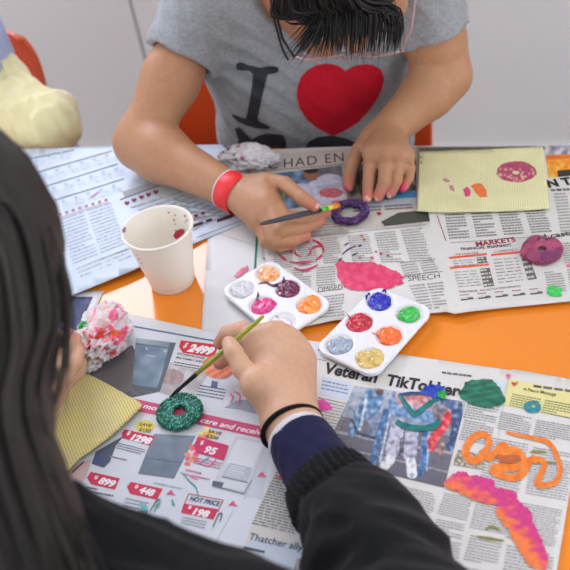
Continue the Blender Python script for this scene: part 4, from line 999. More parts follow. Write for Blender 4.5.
# palettes
def palette(c0, c1, wells, z, label, paints, streaks=()):
    """c0->c1 px of two wells along the long side; wells = 6 px centres"""
    pts = [P(x, y, z) for x, y in wells]; c = sum(pts, V())/6; u = (pts[2]-pts[0]+pts[5]-pts[3]).normalized(); u.z = 0; u.normalize(); w = V((-u.y, u.x, 0))
    if (pts[3]-pts[0]).dot(w) < 0: w = -w
    root = empty('paint_palette', (c.x, c.y, TZ+z-.0055), label, 'paint palette')
    T = .0055; ax = [u, w, V((0, 0, 1))]; cc = V((c.x, c.y, TZ+z-T/2))
    s_ = SDF(.002)
    s_.box(cc, ax, (.0585, .0405, T/2), .0028); 
    s_.p = []
    # rounded outline: union of boxes and upright discs
    s_.box(cc, ax, (.0550-.014, .0366, T/2), .0022, 0); s_.box(cc, ax, (.0550, .0366-.014, T/2), .0022, 0)
    for a in (-1, 1):
        for b in (-1, 1):
            q = cc+u*a*(.0550-.0142)+w*b*(.0366-.0142); s_.tube(q-V((0, 0, T/2)), q+V((0, 0, T/2)), .0142, .0142, 0)
    top = TZ+z; W = []
    for i in range(2):
        for j in range(3):
            q = V((c.x, c.y, 0))+u*(j-1)*.0362*1.0+w*(i-.5)*.0362; q.z = top; W.append(q); s_.subell(q, ax, (.0146, .0140, .0048), .0015)
    me = s_.mesh('tray', .0009, smooth=1); link('tray', me, M_plastic, root); me_tray = me.copy()
    for q, pa in zip(W, paints):
        if pa is None: continue
        col, r, mm, lab, sd = pa[:5]; off = pa[5] if len(pa) > 5 else (0, 0)
        b = SDF(.004); q2 = q+u*off[0]+w*off[1]
        b.ell(q2+V((0, 0, -.0030)), ax, (r*.93, r*.88, .0024))
        rr = random.Random(sd)
        for _ in range(7):
            a = rr.random()*6.28; d = r*rr.uniform(.3, .85); b.ell(q2+u*d*math.cos(a)+w*d*math.sin(a)+V((0, 0, -.0024+.002*(d/r))), ax, (r*.33, r*.28, .0016))
        me = b.mesh('paint', .0006, disp=lambda p: .0007*wav(p, 420, sd)+.0004*wav(p, 1100, sd), smooth=0)
        co_ = coords(me); t = .5+.6*wav(co_, 300, sd); t = np.clip(t, 0, 1)[:, None]
        A_, B_ = np.array(s2l(col[0])), np.array(s2l(col[1])); set_vcol(me, A_*(1-t)+B_*t); o = link('paint', me, mm, root); o['label'] = lab
    for nm, px, w_, c_, lb in streaks:
        L, R_ = stroke_poly(px, w_); cast_decal('paint_streak', me_tray, [[(q.x, q.y) for q in L]+[(q.x, q.y) for q in R_[::-1]]], M_wet, root, .0007, 1.4, lambda x, y: c_, .3, label=lb)
    rebase(root); return root, W, u, w
M_clear = mat('milky blue silver paint', (150, 160, 172), .12, .6, vcol=True, coat=.6)
palette(0, 0, [(380.3, 299), (361.8, 322.6), (338, 345), (410, 314.2), (389, 334.5), (369, 358)], .0122, 'white six-well palette with blue, green and yellow paint, nearer the newspaper photo',
        [(((26, 24, 150), (40, 50, 190)), .0136, M_wet, 'blue paint', 1), (((176, 14, 44), (206, 30, 60)), .0138, M_wet, 'crimson paint', 2), (((142, 156, 176), (170, 180, 194)), .0132, M_clear, 'silver blue paint', 3),
         (((30, 160, 56), (60, 200, 80)), .0120, M_wet, 'green paint', 4, (-.001, -.001)), (((240, 92, 14), (250, 120, 40)), .0126, M_wet, 'orange paint', 5, (0, .001)), (((206, 174, 80), (224, 196, 120)), .0136, M_clear, 'pale gold paint', 6)],
        [(0, [(347, 314), (350, 318), (354, 320)], [.6, 1.4, 1.6], (150, 16, 46), 'crimson streak'), (0, [(372, 333), (377, 335), (380, 335)], [.6, 1.8, 2], (236, 96, 30), 'orange streak'), (0, [(405, 313), (408, 312), (411, 315), (409, 317)], [2, 4, 4, 2], (22, 40, 150), 'dark blue streak'), (0, [(366, 300), (367, 295), (370, 294)], [1, 2.4, 2.4], (24, 24, 140), 'dark blue streak'), (0, [(382, 292), (385, 290), (386, 293)], [1, 2, 1], (24, 24, 140), 'dark blue streak')])
palette(0, 0, [(269.7, 272), (288, 290), (310.5, 306.3), (240.8, 289), (260, 305), (284, 319.5)], .0124, 'white six-well palette with purple, magenta and orange paint, beside the cup',
        [(((240, 140, 60), (244, 196, 150)), .0132, M_wet, 'orange paint', 11), (((84, 22, 66), (130, 30, 70)), .0140, M_wet, 'dark purple paint', 12), (((244, 128, 34), (246, 160, 80)), .0142, M_wet, 'orange paint', 13),
         (((208, 208, 212), (220, 220, 224)), .011, M_wet, 'thin white paint', 14), (((200, 24, 108), (224, 60, 140)), .0142, M_wet, 'magenta paint', 15), (((216, 206, 212), (236, 232, 236)), .010, M_wet, 'white paint', 16)],
        [(0, [(258, 284), (266, 283), (273, 286), (280, 284), (284, 280), (283, 277)], [.8, 1.6, 2.6, 3.2, 2, .8], (74, 24, 62), 'dark purple streak'), (0, [(255, 310), (256, 303), (258, 296), (258, 292)], [1, 2.6, 2.2, .8], (90, 26, 80), 'dark purple streak'),
         (0, [(274, 325), (277, 320), (278, 317), (275, 316)], [.7, 1.4, 1.2, .6], (190, 60, 130), 'magenta streak'), (0, [(262, 262), (269, 270), (273, 280)], [.8, 1.8, .8], (246, 214, 180), 'pale streak')])

# crumpled tissues
def tissue(c, R, label, cols, sd, squash=(1, 1, .6), blobs=()):
    bm = bmesh.new(); bmesh.ops.create_icosphere(bm, subdivisions=6, radius=1); cs = []
    for v in bm.verts:
        n = v.co.normalized(); d = 1+.30*noise.noise(n*1.9+V((sd, 0, 0)))
        r1 = 1-abs(noise.noise(n*3.6+V((0, sd, 0))))*2.0; r2 = 1-abs(noise.noise(n*7.5+V((0, 0, sd))))*2.0; r3 = 1-abs(noise.noise(n*16+V((0, 0, sd))))*2.0
        d += .26*r1+.09*r2+.025*r3-.17; v.co = V((n.x*squash[0], n.y*squash[1], n.z*squash[2]))*d*R
    for v in bm.verts: v.co.z = max(v.co.z, -R*squash[2]*.55+.002*noise.noise(v.co*200))
    me = bpy.data.meshes.new('tissue'); bm.to_mesh(me); bm.free(); me.polygons.foreach_set('use_smooth', [True]*len(me.polygons))
    zmin = min(v.co.z for v in me.vertices)
    for v in me.vertices:
        base = (216, 212, 214)
        for (cc, rad, col, thr) in cols:
            q = V(cc); d = (v.co/R-q).length
            w = max(0, min(1, (rad*(1+.8*noise.noise(v.co/R*4+V((sd, 1, 2))))-d)/.18))*max(0, min(1, (noise.noise(v.co/R*2.6+V((9, sd, thr*50)))-thr+.08)/.14))
            base = ramp(base, col, w*.92)
        cs.append(s2l(base))
    set_vcol(me, np.array(cs)); o = link('crumpled_tissue', me, M_tissue); o.location = (c.x, c.y, c.z-zmin); tag(o, label, 'tissue'); return o
pt = P(107, 350); pt.z = TZ+.0095
tissue(pt, .027, 'crumpled tissue stained pink, orange and green at the left', [((0, 0, .3), 1.6, (228, 200, 200), -.05), ((.6, 0, .3), .9, (226, 90, 130), .05), ((.1, -.7, .3), .5, (206, 52, 52), .0), ((.5, -.3, .2), .5, (230, 110, 60), .05), ((-.55, .1, .4), .42, (24, 140, 56), -.1), ((.2, .8, .2), .7, (232, 120, 160), .05), ((-.1, .5, .5), .4, (240, 130, 60), .1)], 3.3, (.95, 1.35, .75))
pt = P(250, 167.5); pt.z = TZ+.0085
tissue(pt, .026, 'crumpled white tissue with small purple stains behind the wrist', [((-.7, 0, .3), .5, (120, 40, 90), .15), ((-.2, -.6, .2), .3, (150, 60, 110), .15), ((-1, .1, .2), .4, (110, 44, 100), .0)], 8.1, (1.35, .8, .5))

# brushes
def brush(p_tail, p_tip, label, body_m, rad, ferr=None, bands=None, frac=(.80, .90)):
    a, b = V(p_tail), V(p_tip); d = (b-a); root = empty('paintbrush', a, label, 'paintbrush')
    f0, f1 = frac; q = lambda t: a+d*t
    hp = [q(t) for t in (0, .01, .05, .3, .55, f0)]; hr = [rad*.45, rad*.62, rad*.75, rad*1.0, rad*1.05, rad*.8]
    tube('handle', hp, hr, body_m, root, 16)
    if bands:
        n = len(bands)
        for i, (c, nm) in enumerate(bands):
            t0 = f0+(f1-f0)*i/n; t1 = f0+(f1-f0)*(i+1)/n; o = tube('paint_band', [q(t0), q(t1)], [rad*1.0, rad*1.0], c, root, 16); o['label'] = nm
    else: tube('ferrule', [q(f0), q(f0+.01), q(f1)], [rad*.85, rad*.9, rad*.7], M_silver if ferr is None else ferr, root, 16)
    tube('bristles', [q(f1), q(f1+(1-f1)*.4), q(f1+(1-f1)*.8), q(1)], [rad*.65, rad*.8, rad*.45, rad*.08], M_bristle, root, 12)
    rebase(root); return root
brush(P(263.5, 316, .094), P(170, 397, .0135), 'olive green paintbrush in the dark-sleeved hand, tip by the green ring', M_green_h, .0026, M_darkmetal, None, (.70, .86))
brush(P(261, 224, .074), P(344, 204.5, .0175), 'grey paintbrush with bright bands near its tip, in the red-banded hand', M_brushgrey, .0030, None,
      [(mat('band green', (90, 190, 60), .35, noisy=(90, .1)), 'green band'), (mat('band yellow', (236, 200, 60), .35, noisy=(90, .1)), 'yellow band'), (mat('band orange', (236, 130, 40), .35, noisy=(90, .1)), 'orange band')], (.70, .93))

# chairs
def chair(c, rz, label):
    root = empty('chair', c, label, 'chair', 'orange moulded chairs'); Mz = Matrix.Translation(c) @ Matrix.Rotation(rz, 4, 'Z')
    # shell: side profile swept over the width; local front is -y
    prof = [(-.20, .425), (-.19, .445), (-.12, .442), (0, .432), (.10, .432), (.16, .445), (.19, .48), (.205, .54), (.215, .60), (.228, .68), (.236, .725), (.240, .742)]
    pp = smooth_path([V((0, y, z)) for y, z in prof], 4); nU = 24; vs, fs = [], []
    n = len(pp)
    for i, p in enumerate(pp):
        t = i/(n-1); back = max(0, min(1, (p.z-.45)/.08)) if p.y > .1 else 0
        hw = .222
        if p.z > .66 and p.y > .1: hw -= .035*((p.z-.66)/.085)**3
        if p.y < -.1: hw -= .02*((-.1-p.y)/.1)**2
        for j in range(nU+1):
            u = -1+2*j/nU
            vs.append((u*hw, p.y-back*.045*(abs(u)**2.5), p.z+(1-back)*.02*abs(u)**3-.012*(abs(u)**6)*(1 if t > .95 else 0)))
    for i in range(n-1):
        for j in range(nU): a = i*(nU+1)+j; fs.append((a, a+1, a+nU+2, a+nU+1))
    me = mesh('seat_shell', vs, fs, True); o = link('seat_shell', me, M_chair, root)
    me.transform(Mz)
    m = o.modifiers.new('s', 'SOLIDIFY'); m.thickness = .007; m.offset = 0; m = o.modifiers.new('b', 'BEVEL'); m.width = .0025; m.segments = 2; m.limit_method = 'ANGLE'
    for sx in (-1, 1):
        fr = smooth_path([V((sx*.17, -.15, .425)), V((sx*.185, -.17, .40)), V((sx*.205, -.20, .2)), V((sx*.215, -.215, .012))], 4)
        tube('leg', [Mz @ p for p in fr], .011, M_metal, root, 14)
        rr = smooth_path([V((sx*.17, .12, .425)), V((sx*.185, .14, .40)), V((sx*.205, .20, .2)), V((sx*.215, .235, .012))], 4)
        tube('leg', [Mz @ p for p in rr], .011, M_metal, root, 14)
        tube('seat_rail', [Mz @ V((sx*.17, -.16, .420)), Mz @ V((sx*.17, .14, .418))], .009, M_metal, root, 12)
    for (sx, sy) in ((-1, -1), (1, -1), (-1, 1), (1, 1)):
        q = Mz @ V((sx*.2155, sy*(.216 if sy < 0 else .237), 0)); lp = lathe('foot_cap', [(0, 0), (.014, 0), (.0145, .004), (.013, .018), (0, .018)], 16); lp.transform(Matrix.Translation(q)); link('foot_cap', lp, M_darkmetal, root)
    rebase(root); return root
chF = V((Py(301, 100, YE+.30).x, YE+.085, 0)); chair(chF, 0, 'orange chair behind the person in the grey printed shirt')
chY = V((Py(-40, 60, YE+.35).x-.052, YE+.15, 0)); chair(chY, 0, 'orange chair behind the person in the yellow top')
chN = V((-.26, TY0-.19, 0)); chair(chN, math.pi, 'orange chair under the person with long dark hair')

# ================================================================== people
def arr(*p): return [tuple(q) for q in p]
def onb(f, r0):
    f = V(f).normalized(); r = V(r0); r = (r-f*r.dot(f)).normalized(); u = r.cross(f)*1.0
    return r, f, u
def head_sdf(c, f, r0, sc=1.0):
    """c centre of the cranium, f where the face looks, r0 roughly the head's own +right in view from behind"""
    r, f, u = onb(f, r0); ax = [r, f, u]; q = lambda a, b, d: V(c)+(r*a+f*b+u*d)*sc
    s_ = SDF(.02); E = lambda a, b, d, rr, k=.02: s_.ell(q(a, b, d), ax, [x*sc for x in rr], k)
    E(0, -.004, .022, (.070, .085, .078)); E(0, .030, -.030, (.056, .052, .066), .03); E(0, .052, -.078, (.026, .024, .022), .03)
    for a in (-1, 1): E(a*.036, .052, -.035, (.024, .022, .026), .02)
    s_.cap(q(0, .080, -.006), q(0, .095, -.036), .006*sc, .0095*sc, .010)
    for a in (-1, 1): E(a*.010, .086, -.038, (.007, .008, .006), .006)
    for a in (-1, 1): s_.subell(q(a*.029, .088, -.004), ax, (.015*sc, .010*sc, .011*sc), .01)
    for a in (-1, 1): E(a*.029, .071, -.004, (.0145, .0125, .0125), .004)
    E(0, .079, -.060, (.020, .010, .0055), .005); E(0, .077, -.068, (.016, .010, .006), .004)
    for a in (-1, 1):
        E(a*.074, -.006, -.008, (.006, .017, .028), .008); s_.subell(q(a*.081, -.002, -.004), ax, (.005*sc, .010*sc, .017*sc), .003)
    return s_, q, ax
def skin_cols(me, base, tips=(), tipc=(214, 120, 110), rad=.014, vary=.06, extra=()):
    c = coords(me); t = wav(c, 55, 1.)[:, None]*vary; col = np.array(s2l(base))*(1+t*np.array([.6, .9, 1.]))
    for p in tips:
        d = np.linalg.norm(c-np.array(p), axis=1); w = np.clip(1-d/rad, 0, 1)[:, None]**.8*.55; col = col*(1-w)+np.array(s2l(tipc))*w
    for p, rr, cc, am in extra:
        d = np.linalg.norm(c-np.array(p), axis=1); w = np.clip(1.3-d/rr, 0, 1)[:, None]*am; col = col*(1-w)+np.array(s2l(cc))*w
    set_vcol(me, col)
def hand_sdf(s_, wrist, wr, mcp, fingers, thumb, pr=.0115):
    w = V(wrist)
    for i, m in enumerate(mcp):
        a = w.lerp(V(mcp[i]), .12); s_.cap(a, m, wr*.62, pr*(1, 1.02, .98, .88)[i], .012)
    for i in range(3): s_.cap(w.lerp(V(mcp[i]).lerp(V(mcp[i+1]), .5), .5), V(mcp[i]).lerp(V(mcp[i+1]), .5), pr, pr*.85, .010)
    for i, fg in enumerate(fingers):
        r = [.0090, .0086, .0076, .0064]; k_ = (1, 1.03, .98, .86)[i]; pts = [mcp[i]]+list(fg)
        for j in range(len(pts)-1): s_.cap(pts[j], pts[j+1], r[j]*k_*FS, r[j+1]*k_*FS, .006 if j == 0 else .0012)
    rt = [.0130, .0108, .0094, .0080]
    for j in range(len(thumb)-1): s_.cap(thumb[j], thumb[j+1], rt[j]*FS, rt[j+1]*FS, .012 if j == 0 else .0016)
FS = 1.0
def nail(par, tip, prev, up_, col_m, ln=.0055, wd=.0048, lab=None):
    t, p = V(tip), V(prev); d = (t-p).normalized(); u_ = V(up_); u_ = (u_-d*u_.dot(d)).normalized(); sd = d.cross(u_); vs, fs = [], []; N, K = 8, 6
    for i in range(N+1):
        a = -1+2*i/N
        for j in range(K+1):
            b = -1+2*j/K; w_ = math.sqrt(max(0, 1-.75*max(0, a)**3*abs(a))); vs.append(t+d*(a*ln+.0012)+sd*b*wd*w_+u_*(.0068-.0032*b*b-.0022*max(0, a)**2-.0006))
    for i in range(N):
        for j in range(K): q = i*(K+1)+j; fs.append((q, q+1, q+K+2, q+K+1))
    o = link('fingernail', mesh('fingernail', vs, fs, True), col_m, par)
    if lab: o['label'] = lab
M_nail = mat('natural nail', (222, 160, 150), .3, .5, coat=.3, noisy=(200, .05)); M_nailp = mat('pink stained nail', (214, 40, 96), .3, .5, coat=.4, noisy=(300, .15))

def legs(s_t, s_b, hips, knees, ankles, feet, rt=.066):
    for h, k_, a in zip(hips, knees, ankles):
        s_t.cap(h, k_, rt+.012, rt-.010, .03); s_t.cap(k_, a, rt-.012, .043, .015)
        s_b.cap(h, k_, rt, rt-.022, .03); s_b.cap(k_, a, rt-.024, .032, .015)
    for a, f_ in zip(ankles, feet): s_b.cap(a, V(a)+V((0, 0, -.035)), .030, .030, .01); s_b.cap(V(a)+V((0, 0, -.035)), f_, .028, .020, .01)
def shoe(par, a, f_):
    a, f_ = V(a), V(f_); s_ = SDF(.012); z0 = .036
    s_.cap((a.x, a.y, z0+.01), (f_.x, f_.y, z0), .036, .033); s_.cap((a.x, a.y, z0+.01), (a.x, a.y, .085), .038, .040, .015)
    s_.sub((a.x, a.y, .10), (a.x, a.y, .14), .030, .034)
    me = s_.mesh('shoe', .004, cut=[((0, 0, .004), (0, 0, -1))]); link('shoe', me, M_shoe, par)
def strands(guides, n, rad, sides=4, jit=.006, steps=5, vcol=True, seed=1, wisp=0., frac=(0.0, .12)):
    """tubes running along flow guides (lists of points of equal length)"""
    rg = random.Random(seed); G = [smooth_path(g, steps) for g in guides]; vs, fs, cs = [], [], []
    for _ in range(n):
        t = rg.random()*(len(G)-1); i = min(int(t), len(G)-2); f = t-i; o = V((rg.gauss(0, 1), rg.gauss(0, 1), rg.gauss(0, 1)))*jit; m = len(G[i]); end = m-int(rg.uniform(*frac)*m); o2 = V((rg.gauss(0, 1), rg.gauss(0, 1), rg.gauss(0, 1)))*wisp
        pts = [G[i][j].lerp(G[i+1][j], f)+o*(.4+.6*min(1, j/m*2))+o2*(j/m)**2 for j in range(end)]
        r = rad*rg.uniform(.6, 1.3); rs = [r*(1 if j < end*.75 else max(.12, 1-(j-end*.75)/(end*.25))) for j in range(end)]
        a, b = tube_mesh(pts, rs, sides); k = len(vs); vs += a; fs += [tuple(x+k for x in q) for q in b]; cs += [(rg.random()**1.6,)*3]*len(a)
    me = mesh('hair', vs, fs, True); set_vcol(me, np.array(cs)); return me
def cast_pts(mes, px, off):
    bvs = [BVHTree.FromPolygons([v.co for v in m.vertices], [p.vertices for p in m.polygons]) for m in mes]; out = []
    for x, y in px:
        best = None
        for b in bvs:
            h, nn, i, d = b.ray_cast(CAM, ray(x, y).normalized())
            if h is not None and (best is None or d < best[1]): best = (h, d)
        if best: out.append(best[0]-ray(x, y).normalized()*off)
    return out

# ---------------------------------------------------------------- far person, grey printed shirt
XF = -.254
pF = (XF, YE+.155, .535)
SR, SL = Py(208, 0, YE+.075), Py(418, -14, YE+.075)
ER, WR = P(141, 143, .0455), P(229, 190, .032)
EL, WL = P(446, 76, .075), P(386, 133, .036)
rF = empty('person', (XF, YE+.155, 0), 'person in grey heart-printed T-shirt, red wristband, painting the dark purple ring', 'person', )
def torsoF(s_, i):
    if i: i = .014
    s_.ell((XF, YE+.150, .548), np.eye(3), (.140-i, .095-i, .085-i), .04)
    s_.ell((XF-.003, YE+.125, .66), np.eye(3), (.149-i, .080-i, .12-i), .05); s_.ell((XF, YE+.105, .80), np.eye(3), (.148-i, .080-i, .13-i), .05)
    s_.cap(SR, SL, .050-i, .050-i, .05)
hF, fF = Pd(343, -42, .905), (.03, -.42, -.90)
hs, hq, hax = head_sdf(hF, fF, (-.94, -.05, -.36), .98)
neckF = V((XF+.03, YE+.045, .945))
hs.cap(neckF, hq(0, -.025, -.045), .046, .042, .03)
hs.cap(neckF+V((0, .03, -.02)), neckF, .06, .046, .03)
head_me = hs.mesh('h', .0028)
bs = SDF(.02); torsoF(bs, .007); bs.cap((XF+.03, YE+.105, .87), neckF, .05, .045, .03); bs.cap(neckF+V((0, .01, -.02)), Py(322, 30, YE+.075), .052, .040, .02); 
for a, b in ((SR, ER), (SL, EL)): bs.cap(a, V(a).lerp(V(b), .45), .036, .034, .02)
ts = SDF(.02)
hipsF = [(XF-.06, YE+.14, .54), (XF+.06, YE+.14, .54)]; kneF = [(XF-.085, YE-.20, .545), (XF+.085, YE-.20, .545)]; ankF = [(XF-.09, YE-.17, .12), (XF+.09, YE-.17, .12)]; feF = [(XF-.10, YE-.29, .035), (XF+.10, YE-.29, .035)]
legs(ts, bs, hipsF, kneF, ankF, feF)
body_me = bs.mesh('b', .0065)
# arms and hands, fine
FS = .98
ar = SDF(.02)
ar.chain([V(SR).lerp(V(ER), .15), V(SR).lerp(V(ER), .55), ER], [.037, .0355, .0325], .02); ar.cap(ER, V(ER).lerp(V(WR), .25), .0325, .0345, .02); ar.cap(V(ER).lerp(V(WR), .25), WR, .0345, .0225, .02)
mR = [P(266, 188, .046), P(268, 201, .046), P(264, 214, .038), P(259, 225, .027)]
fR = [[P(286, 219, .040), P(307, 217, .030), P(326, 212.5, .0205)], [P(280, 231, .038), P(302, 228.5, .026), P(320, 221.5, .018)], [P(274, 240, .030), P(292, 241, .021), P(306, 236, .016)], [P(266, 242, .023), P(280, 247, .017), P(292, 245, .0145)]]
tR = [P(248, 186, .036), P(267, 181, .048), P(285, 184, .054), P(302, 198, .053), P(314, 206, .049)]
def hand2(s_, W, wr, m, fg, th):
    hand_sdf(s_, W, wr, m, fg, th[:1]+th[1:4]); s_.cap(th[3], th[4], .0090*FS, .0068*FS, .0016)
hand2(ar, WR, .0222, mR, fR, tR)
armR = ar.mesh('a', .0014, cut=None)
al = SDF(.02)
al.chain([V(SL).lerp(V(EL), .15), V(SL).lerp(V(EL), .6), EL], [.037, .0355, .0300], .02); al.cap(EL, V(EL).lerp(V(WL), .3), .0300, .0315, .016); al.cap(V(EL).lerp(V(WL), .3), WL, .0315, .0235, .015)
mL = [P(371, 152, .040), P(384.5, 151.5, .042), P(396, 152.5, .040), P(406, 156, .034)]
fL = [[P(370, 168, .034), P(368.5, 183, .022), P(367.3, 197.5, .0135)], [P(385.5, 167, .038), P(384, 183, .025), P(378.5, 196, .0135)], [P(398, 166, .036), P(396.5, 181, .024), P(391, 193, .0125)], [P(409.5, 168, .030), P(408.5, 178, .020), P(404, 187.5, .0125)]]
tL = [P(370, 137, .034), P(360, 150, .030), P(353, 163, .024), P(349, 178, .014), P(348.5, 187, .0125)]
hand2(al, WL, .0235, mL, fL, tL)
armL = al.mesh('a', .0014)
SKF = (178, 130, 96)
tipsF = [f[-1] for f in fR+fL]+[tR[-1], tL[-1]]
for m in (armR, armL): skin_cols(m, SKF, tipsF, (206, 92, 96), .016, extra=[(p, .010, (184, 118, 98), .35) for p in [f[0] for f in fL]+[f[1] for f in fL]+[tR[2]]])
for m in (head_me, body_me): skin_cols(m, (172, 122, 92))
me = join('body', [body_me, head_me, armR, armL]); link('body', me, M_skin, rF)
UPV = V((0, 0, 1))
for fg, c_ in zip(fL, (M_nail, M_nail, M_nail, M_nailp)): nail(rF, fg[2], fg[1], UPV, c_, lab='pink stained nail' if c_ is M_nailp else None)
nail(rF, tL[4], tL[3], (-.3, -.3, 1), M_nailp, lab='magenta stained nail'); nail(rF, tR[4], tR[3], (.2, .3, 1), M_nail)
for a in (-1, 1):
    e = lathe('eye', [(0.0, -.0118)]+[(.0118*math.cos(math.radians(x)), .0118*math.sin(math.radians(x))) for x in range(-75, 90, 15)]+[(0, .0118)], 20); e.transform(Matrix.Translation(hq(a*.029, .0722, -.004))); link('eye', e, mat('eye white', (225, 220, 215), .2, .5), rF)
# shirt
sh = SDF(.02); torsoF(sh, 0)
hemR = V(SR).lerp(V(ER), .40); hemL = V(SL).lerp(V(EL), .55)
sh.tube(SR, hemR, .052, .0475, .03); sh.tube(SL, hemL, .052, .0475, .03)
sh.cap(V(SR)+V((.03, 0, .02)), neckF+V((0, .03, -.015)), .035, .045, .03); sh.cap(V(SL)+V((-.03, 0, .02)), neckF+V((0, .03, -.015)), .035, .045, .03)
sh.sub(hemR-(V(ER)-V(SR)).normalized()*.02, hemR+(V(ER)-V(SR)).normalized()*.04, .0405, .0440, .002); sh.sub(hemL-(V(EL)-V(SL)).normalized()*.02, hemL+(V(EL)-V(SL)).normalized()*.04, .0405, .0440, .002)
vn = Py(322, 38, YE+.03)
sh.sub(neckF+V((0, 0, .05)), neckF+V((0, -.02, -.01)), .062, .062, .004); sh.sub(neckF+V((0, -.03, 0)), vn, .062, .030, .004)
def shfold(p):
    x, y, z = p[:, 0], p[:, 1], p[:, 2]
    f = .0035*wav(p*np.array([1, 1, .45]), 38, 2.)+.0018*wav(p, 90, 5.)
    dl = np.abs((x-SR.x-.035)+(z-.86)*.5); f += .005*np.exp(-((x-SR.x-.05)/.03)**2)*np.sin(z*170+x*120)*np.exp(-((z-.84)/.06)**2)
    return f
shirt = sh.mesh('t_shirt', .0028, disp=shfold, smooth=1); link('t_shirt', shirt, M_grey, rF)
prt = [[(236, 64), (240, 62), (249, 65.5), (260, 67.5), (270, 65.5), (278, 66.5), (279, 71), (274, 73.5), (268, 74), (266.5, 78), (262, 98), (258, 117), (259, 121), (268, 125), (270.5, 127), (268, 129), (256, 128), (246, 125), (238, 121), (232, 115), (234, 114), (242, 117.5), (246, 118), (248, 112), (252.5, 84), (253, 74), (250, 71), (242, 70), (237, 69)],
       [(235, 128), (240, 127), (246, 134), (252, 139), (259, 135), (268, 133), (283, 134.5), (286, 139), (286, 150), (236, 150), (239, 140)], [(304, 150), (309, 141), (318, 136.5), (332, 135), (346, 138), (355, 142), (360, 150)]]
for p in prt: cast_decal('shirt_print', shirt, [p], M_print_blk, rF, .0010, 2.2, label='charcoal letter print')
heart = [(345.5, 71), (340, 66.5), (333, 63.8), (325, 63.2), (316, 65), (308, 69.5), (301, 77), (297.5, 87), (297, 97), (300, 108), (307, 119), (317, 127.5), (331, 135), (337, 134), (347, 129), (359, 121), (368, 111), (376, 100), (381.5, 89), (384, 78), (380.5, 69), (374, 65), (366, 63.6), (356, 65), (349, 68)]
cast_decal('shirt_print', shirt, [heart], M_print_red, rF, .0012, 2.2, label='red heart print')
# wristband
ax_ = (V(WR)-V(ER)).normalized(); bc = V(ER).lerp(V(WR), 1.055)
def band(par, name, c, ax_, r, w, th, m, lab=None, flat=1.0):
    u_ = V((0, 0, 1)); u_ = (u_-ax_*u_.dot(ax_)).normalized(); v_ = ax_.cross(u_); prof = [(r, -w), (r+th, -w), (r+th, w), (r, w)]; vs, fs = [], []; N = 64
    for i in range(N):
        a = 2*math.pi*i/N
        for q, h in prof: vs.append(c+ax_*h+(u_*math.cos(a)*flat+v_*math.sin(a))*q)
    for i in range(N):
        for j in range(4): fs.append((i*4+j, ((i+1) % N)*4+j, ((i+1) % N)*4+(j+1) % 4, i*4+(j+1) % 4))
    me = mesh(name, vs, fs, True); o = link(name, me, m, par); mo = o.modifiers.new('b', 'BEVEL'); mo.width = .0004; mo.limit_method = 'ANGLE'
    if lab: o['label'] = lab
    return o
o = band(rF, 'wristband', bc, ax_, .0246, .0120, .0007, M_red, 'red wristband'); 
o = band(rF, 'wristband_edge', bc-ax_*.0126, ax_, .0247, .0012, .0008, M_whitecloth, 'white edge of the red band')
# cord, glasses
for px, r in (([(274, -8), (277, 4), (283, 13), (293, 17), (304, 16), (318, 11)], .0026), ([(270, -4), (273, 14), (278, 34), (283, 50), (288, 60)], .0013)):
    pts = cast_pts([shirt, me, head_me], px, .003)
    if len(pts) > 2: tube('neck_cord', smooth_path(pts, 5), r, M_cord, rF, 8)
gl = empty('glasses', hq(0, .09, 0), 'clear pinkish glasses on the face of the person in the grey shirt', 'glasses')
gq = lambda a, b, d: hq(a, b, d)
for sx in (-1, 1):
    pts = []
    for i in range(24):
        th = 2*math.pi*i/24; ct, st = math.cos(th), math.sin(th); sg = lambda v: math.copysign(abs(v)**.6, v)
        pts.append(gq(sx*.033+.028*sg(ct), .105-.004*abs(ct), -.006+.018*sg(st)))
    tube('rim', pts, .0021, M_glass_frame, gl, 8, True)
    fv = [gq(sx*.033+.026*math.copysign(abs(math.cos(t_))**.6, math.cos(t_)), .103, -.006+.017*math.copysign(abs(math.sin(t_))**.6, math.sin(t_))) for t_ in [2*math.pi*i/24 for i in range(24)]]
    link('lens', mesh('lens', fv, [tuple(range(24))]), mat('lens glass', (255, 255, 255), .02, .5, trans=1.0, alpha=.35), gl)
    tube('temple', [gq(sx*.061, .102, .004), gq(sx*.074, .080, .006), gq(sx*.083, .03, .010), gq(sx*.085, -.01, .012), gq(sx*.084, -.03, -.004)], .0017, M_glass_frame if sx < 0 else M_darkmetal, gl, 8)
tube('bridge', smooth_path([gq(-.008, .104, 0), gq(0, .108, .003), gq(.008, .104, 0)], 4), .0016, M_glass_frame, gl, 8)
rebase(gl)
# hair
r_, f_, u_ = [V(a) for a in hax]
hb = SDF(.02); hb.ell(hq(0, -.012, .028), hax, (.080, .088, .080), .02); hb.ell(hq(0, -.05, -.02), hax, (.072, .05, .07), .03)
hb.subell(hq(0, .085, -.045), hax, (.062, .05, .072), .01)
hbm = hb.mesh('h', .004, disp=lambda p: .0015*wav(p, 260, 1)); set_vcol(hbm, np.full((len(hbm.vertices), 3), .1))
def lat(x): return (347-x)/118*.078*2/2*1.15
gd = []
for tx, ty, dp in ((288, 57, .835), (294, 55, .84), (303, 53, .835), (316, 54, .83), (330, 54, .825), (342, 50, .82), (352, 54, .82), (362, 50, .82), (372, 55, .825), (382, 48, .83), (391, 51, .835), (399, 44, .845)):
    a = -(tx-347)/847*.86*.80
    a0 = a*.55 if tx > 310 else a*.45
    gd.append([hq(a0, -.05, .098), hq(a0*1.25, .01, .108), hq(a*1.0, .052, .088), Pd(tx if tx > 325 else 319+(tx-288)*.25, 14, dp+.015), Pd(tx, ty, dp)])
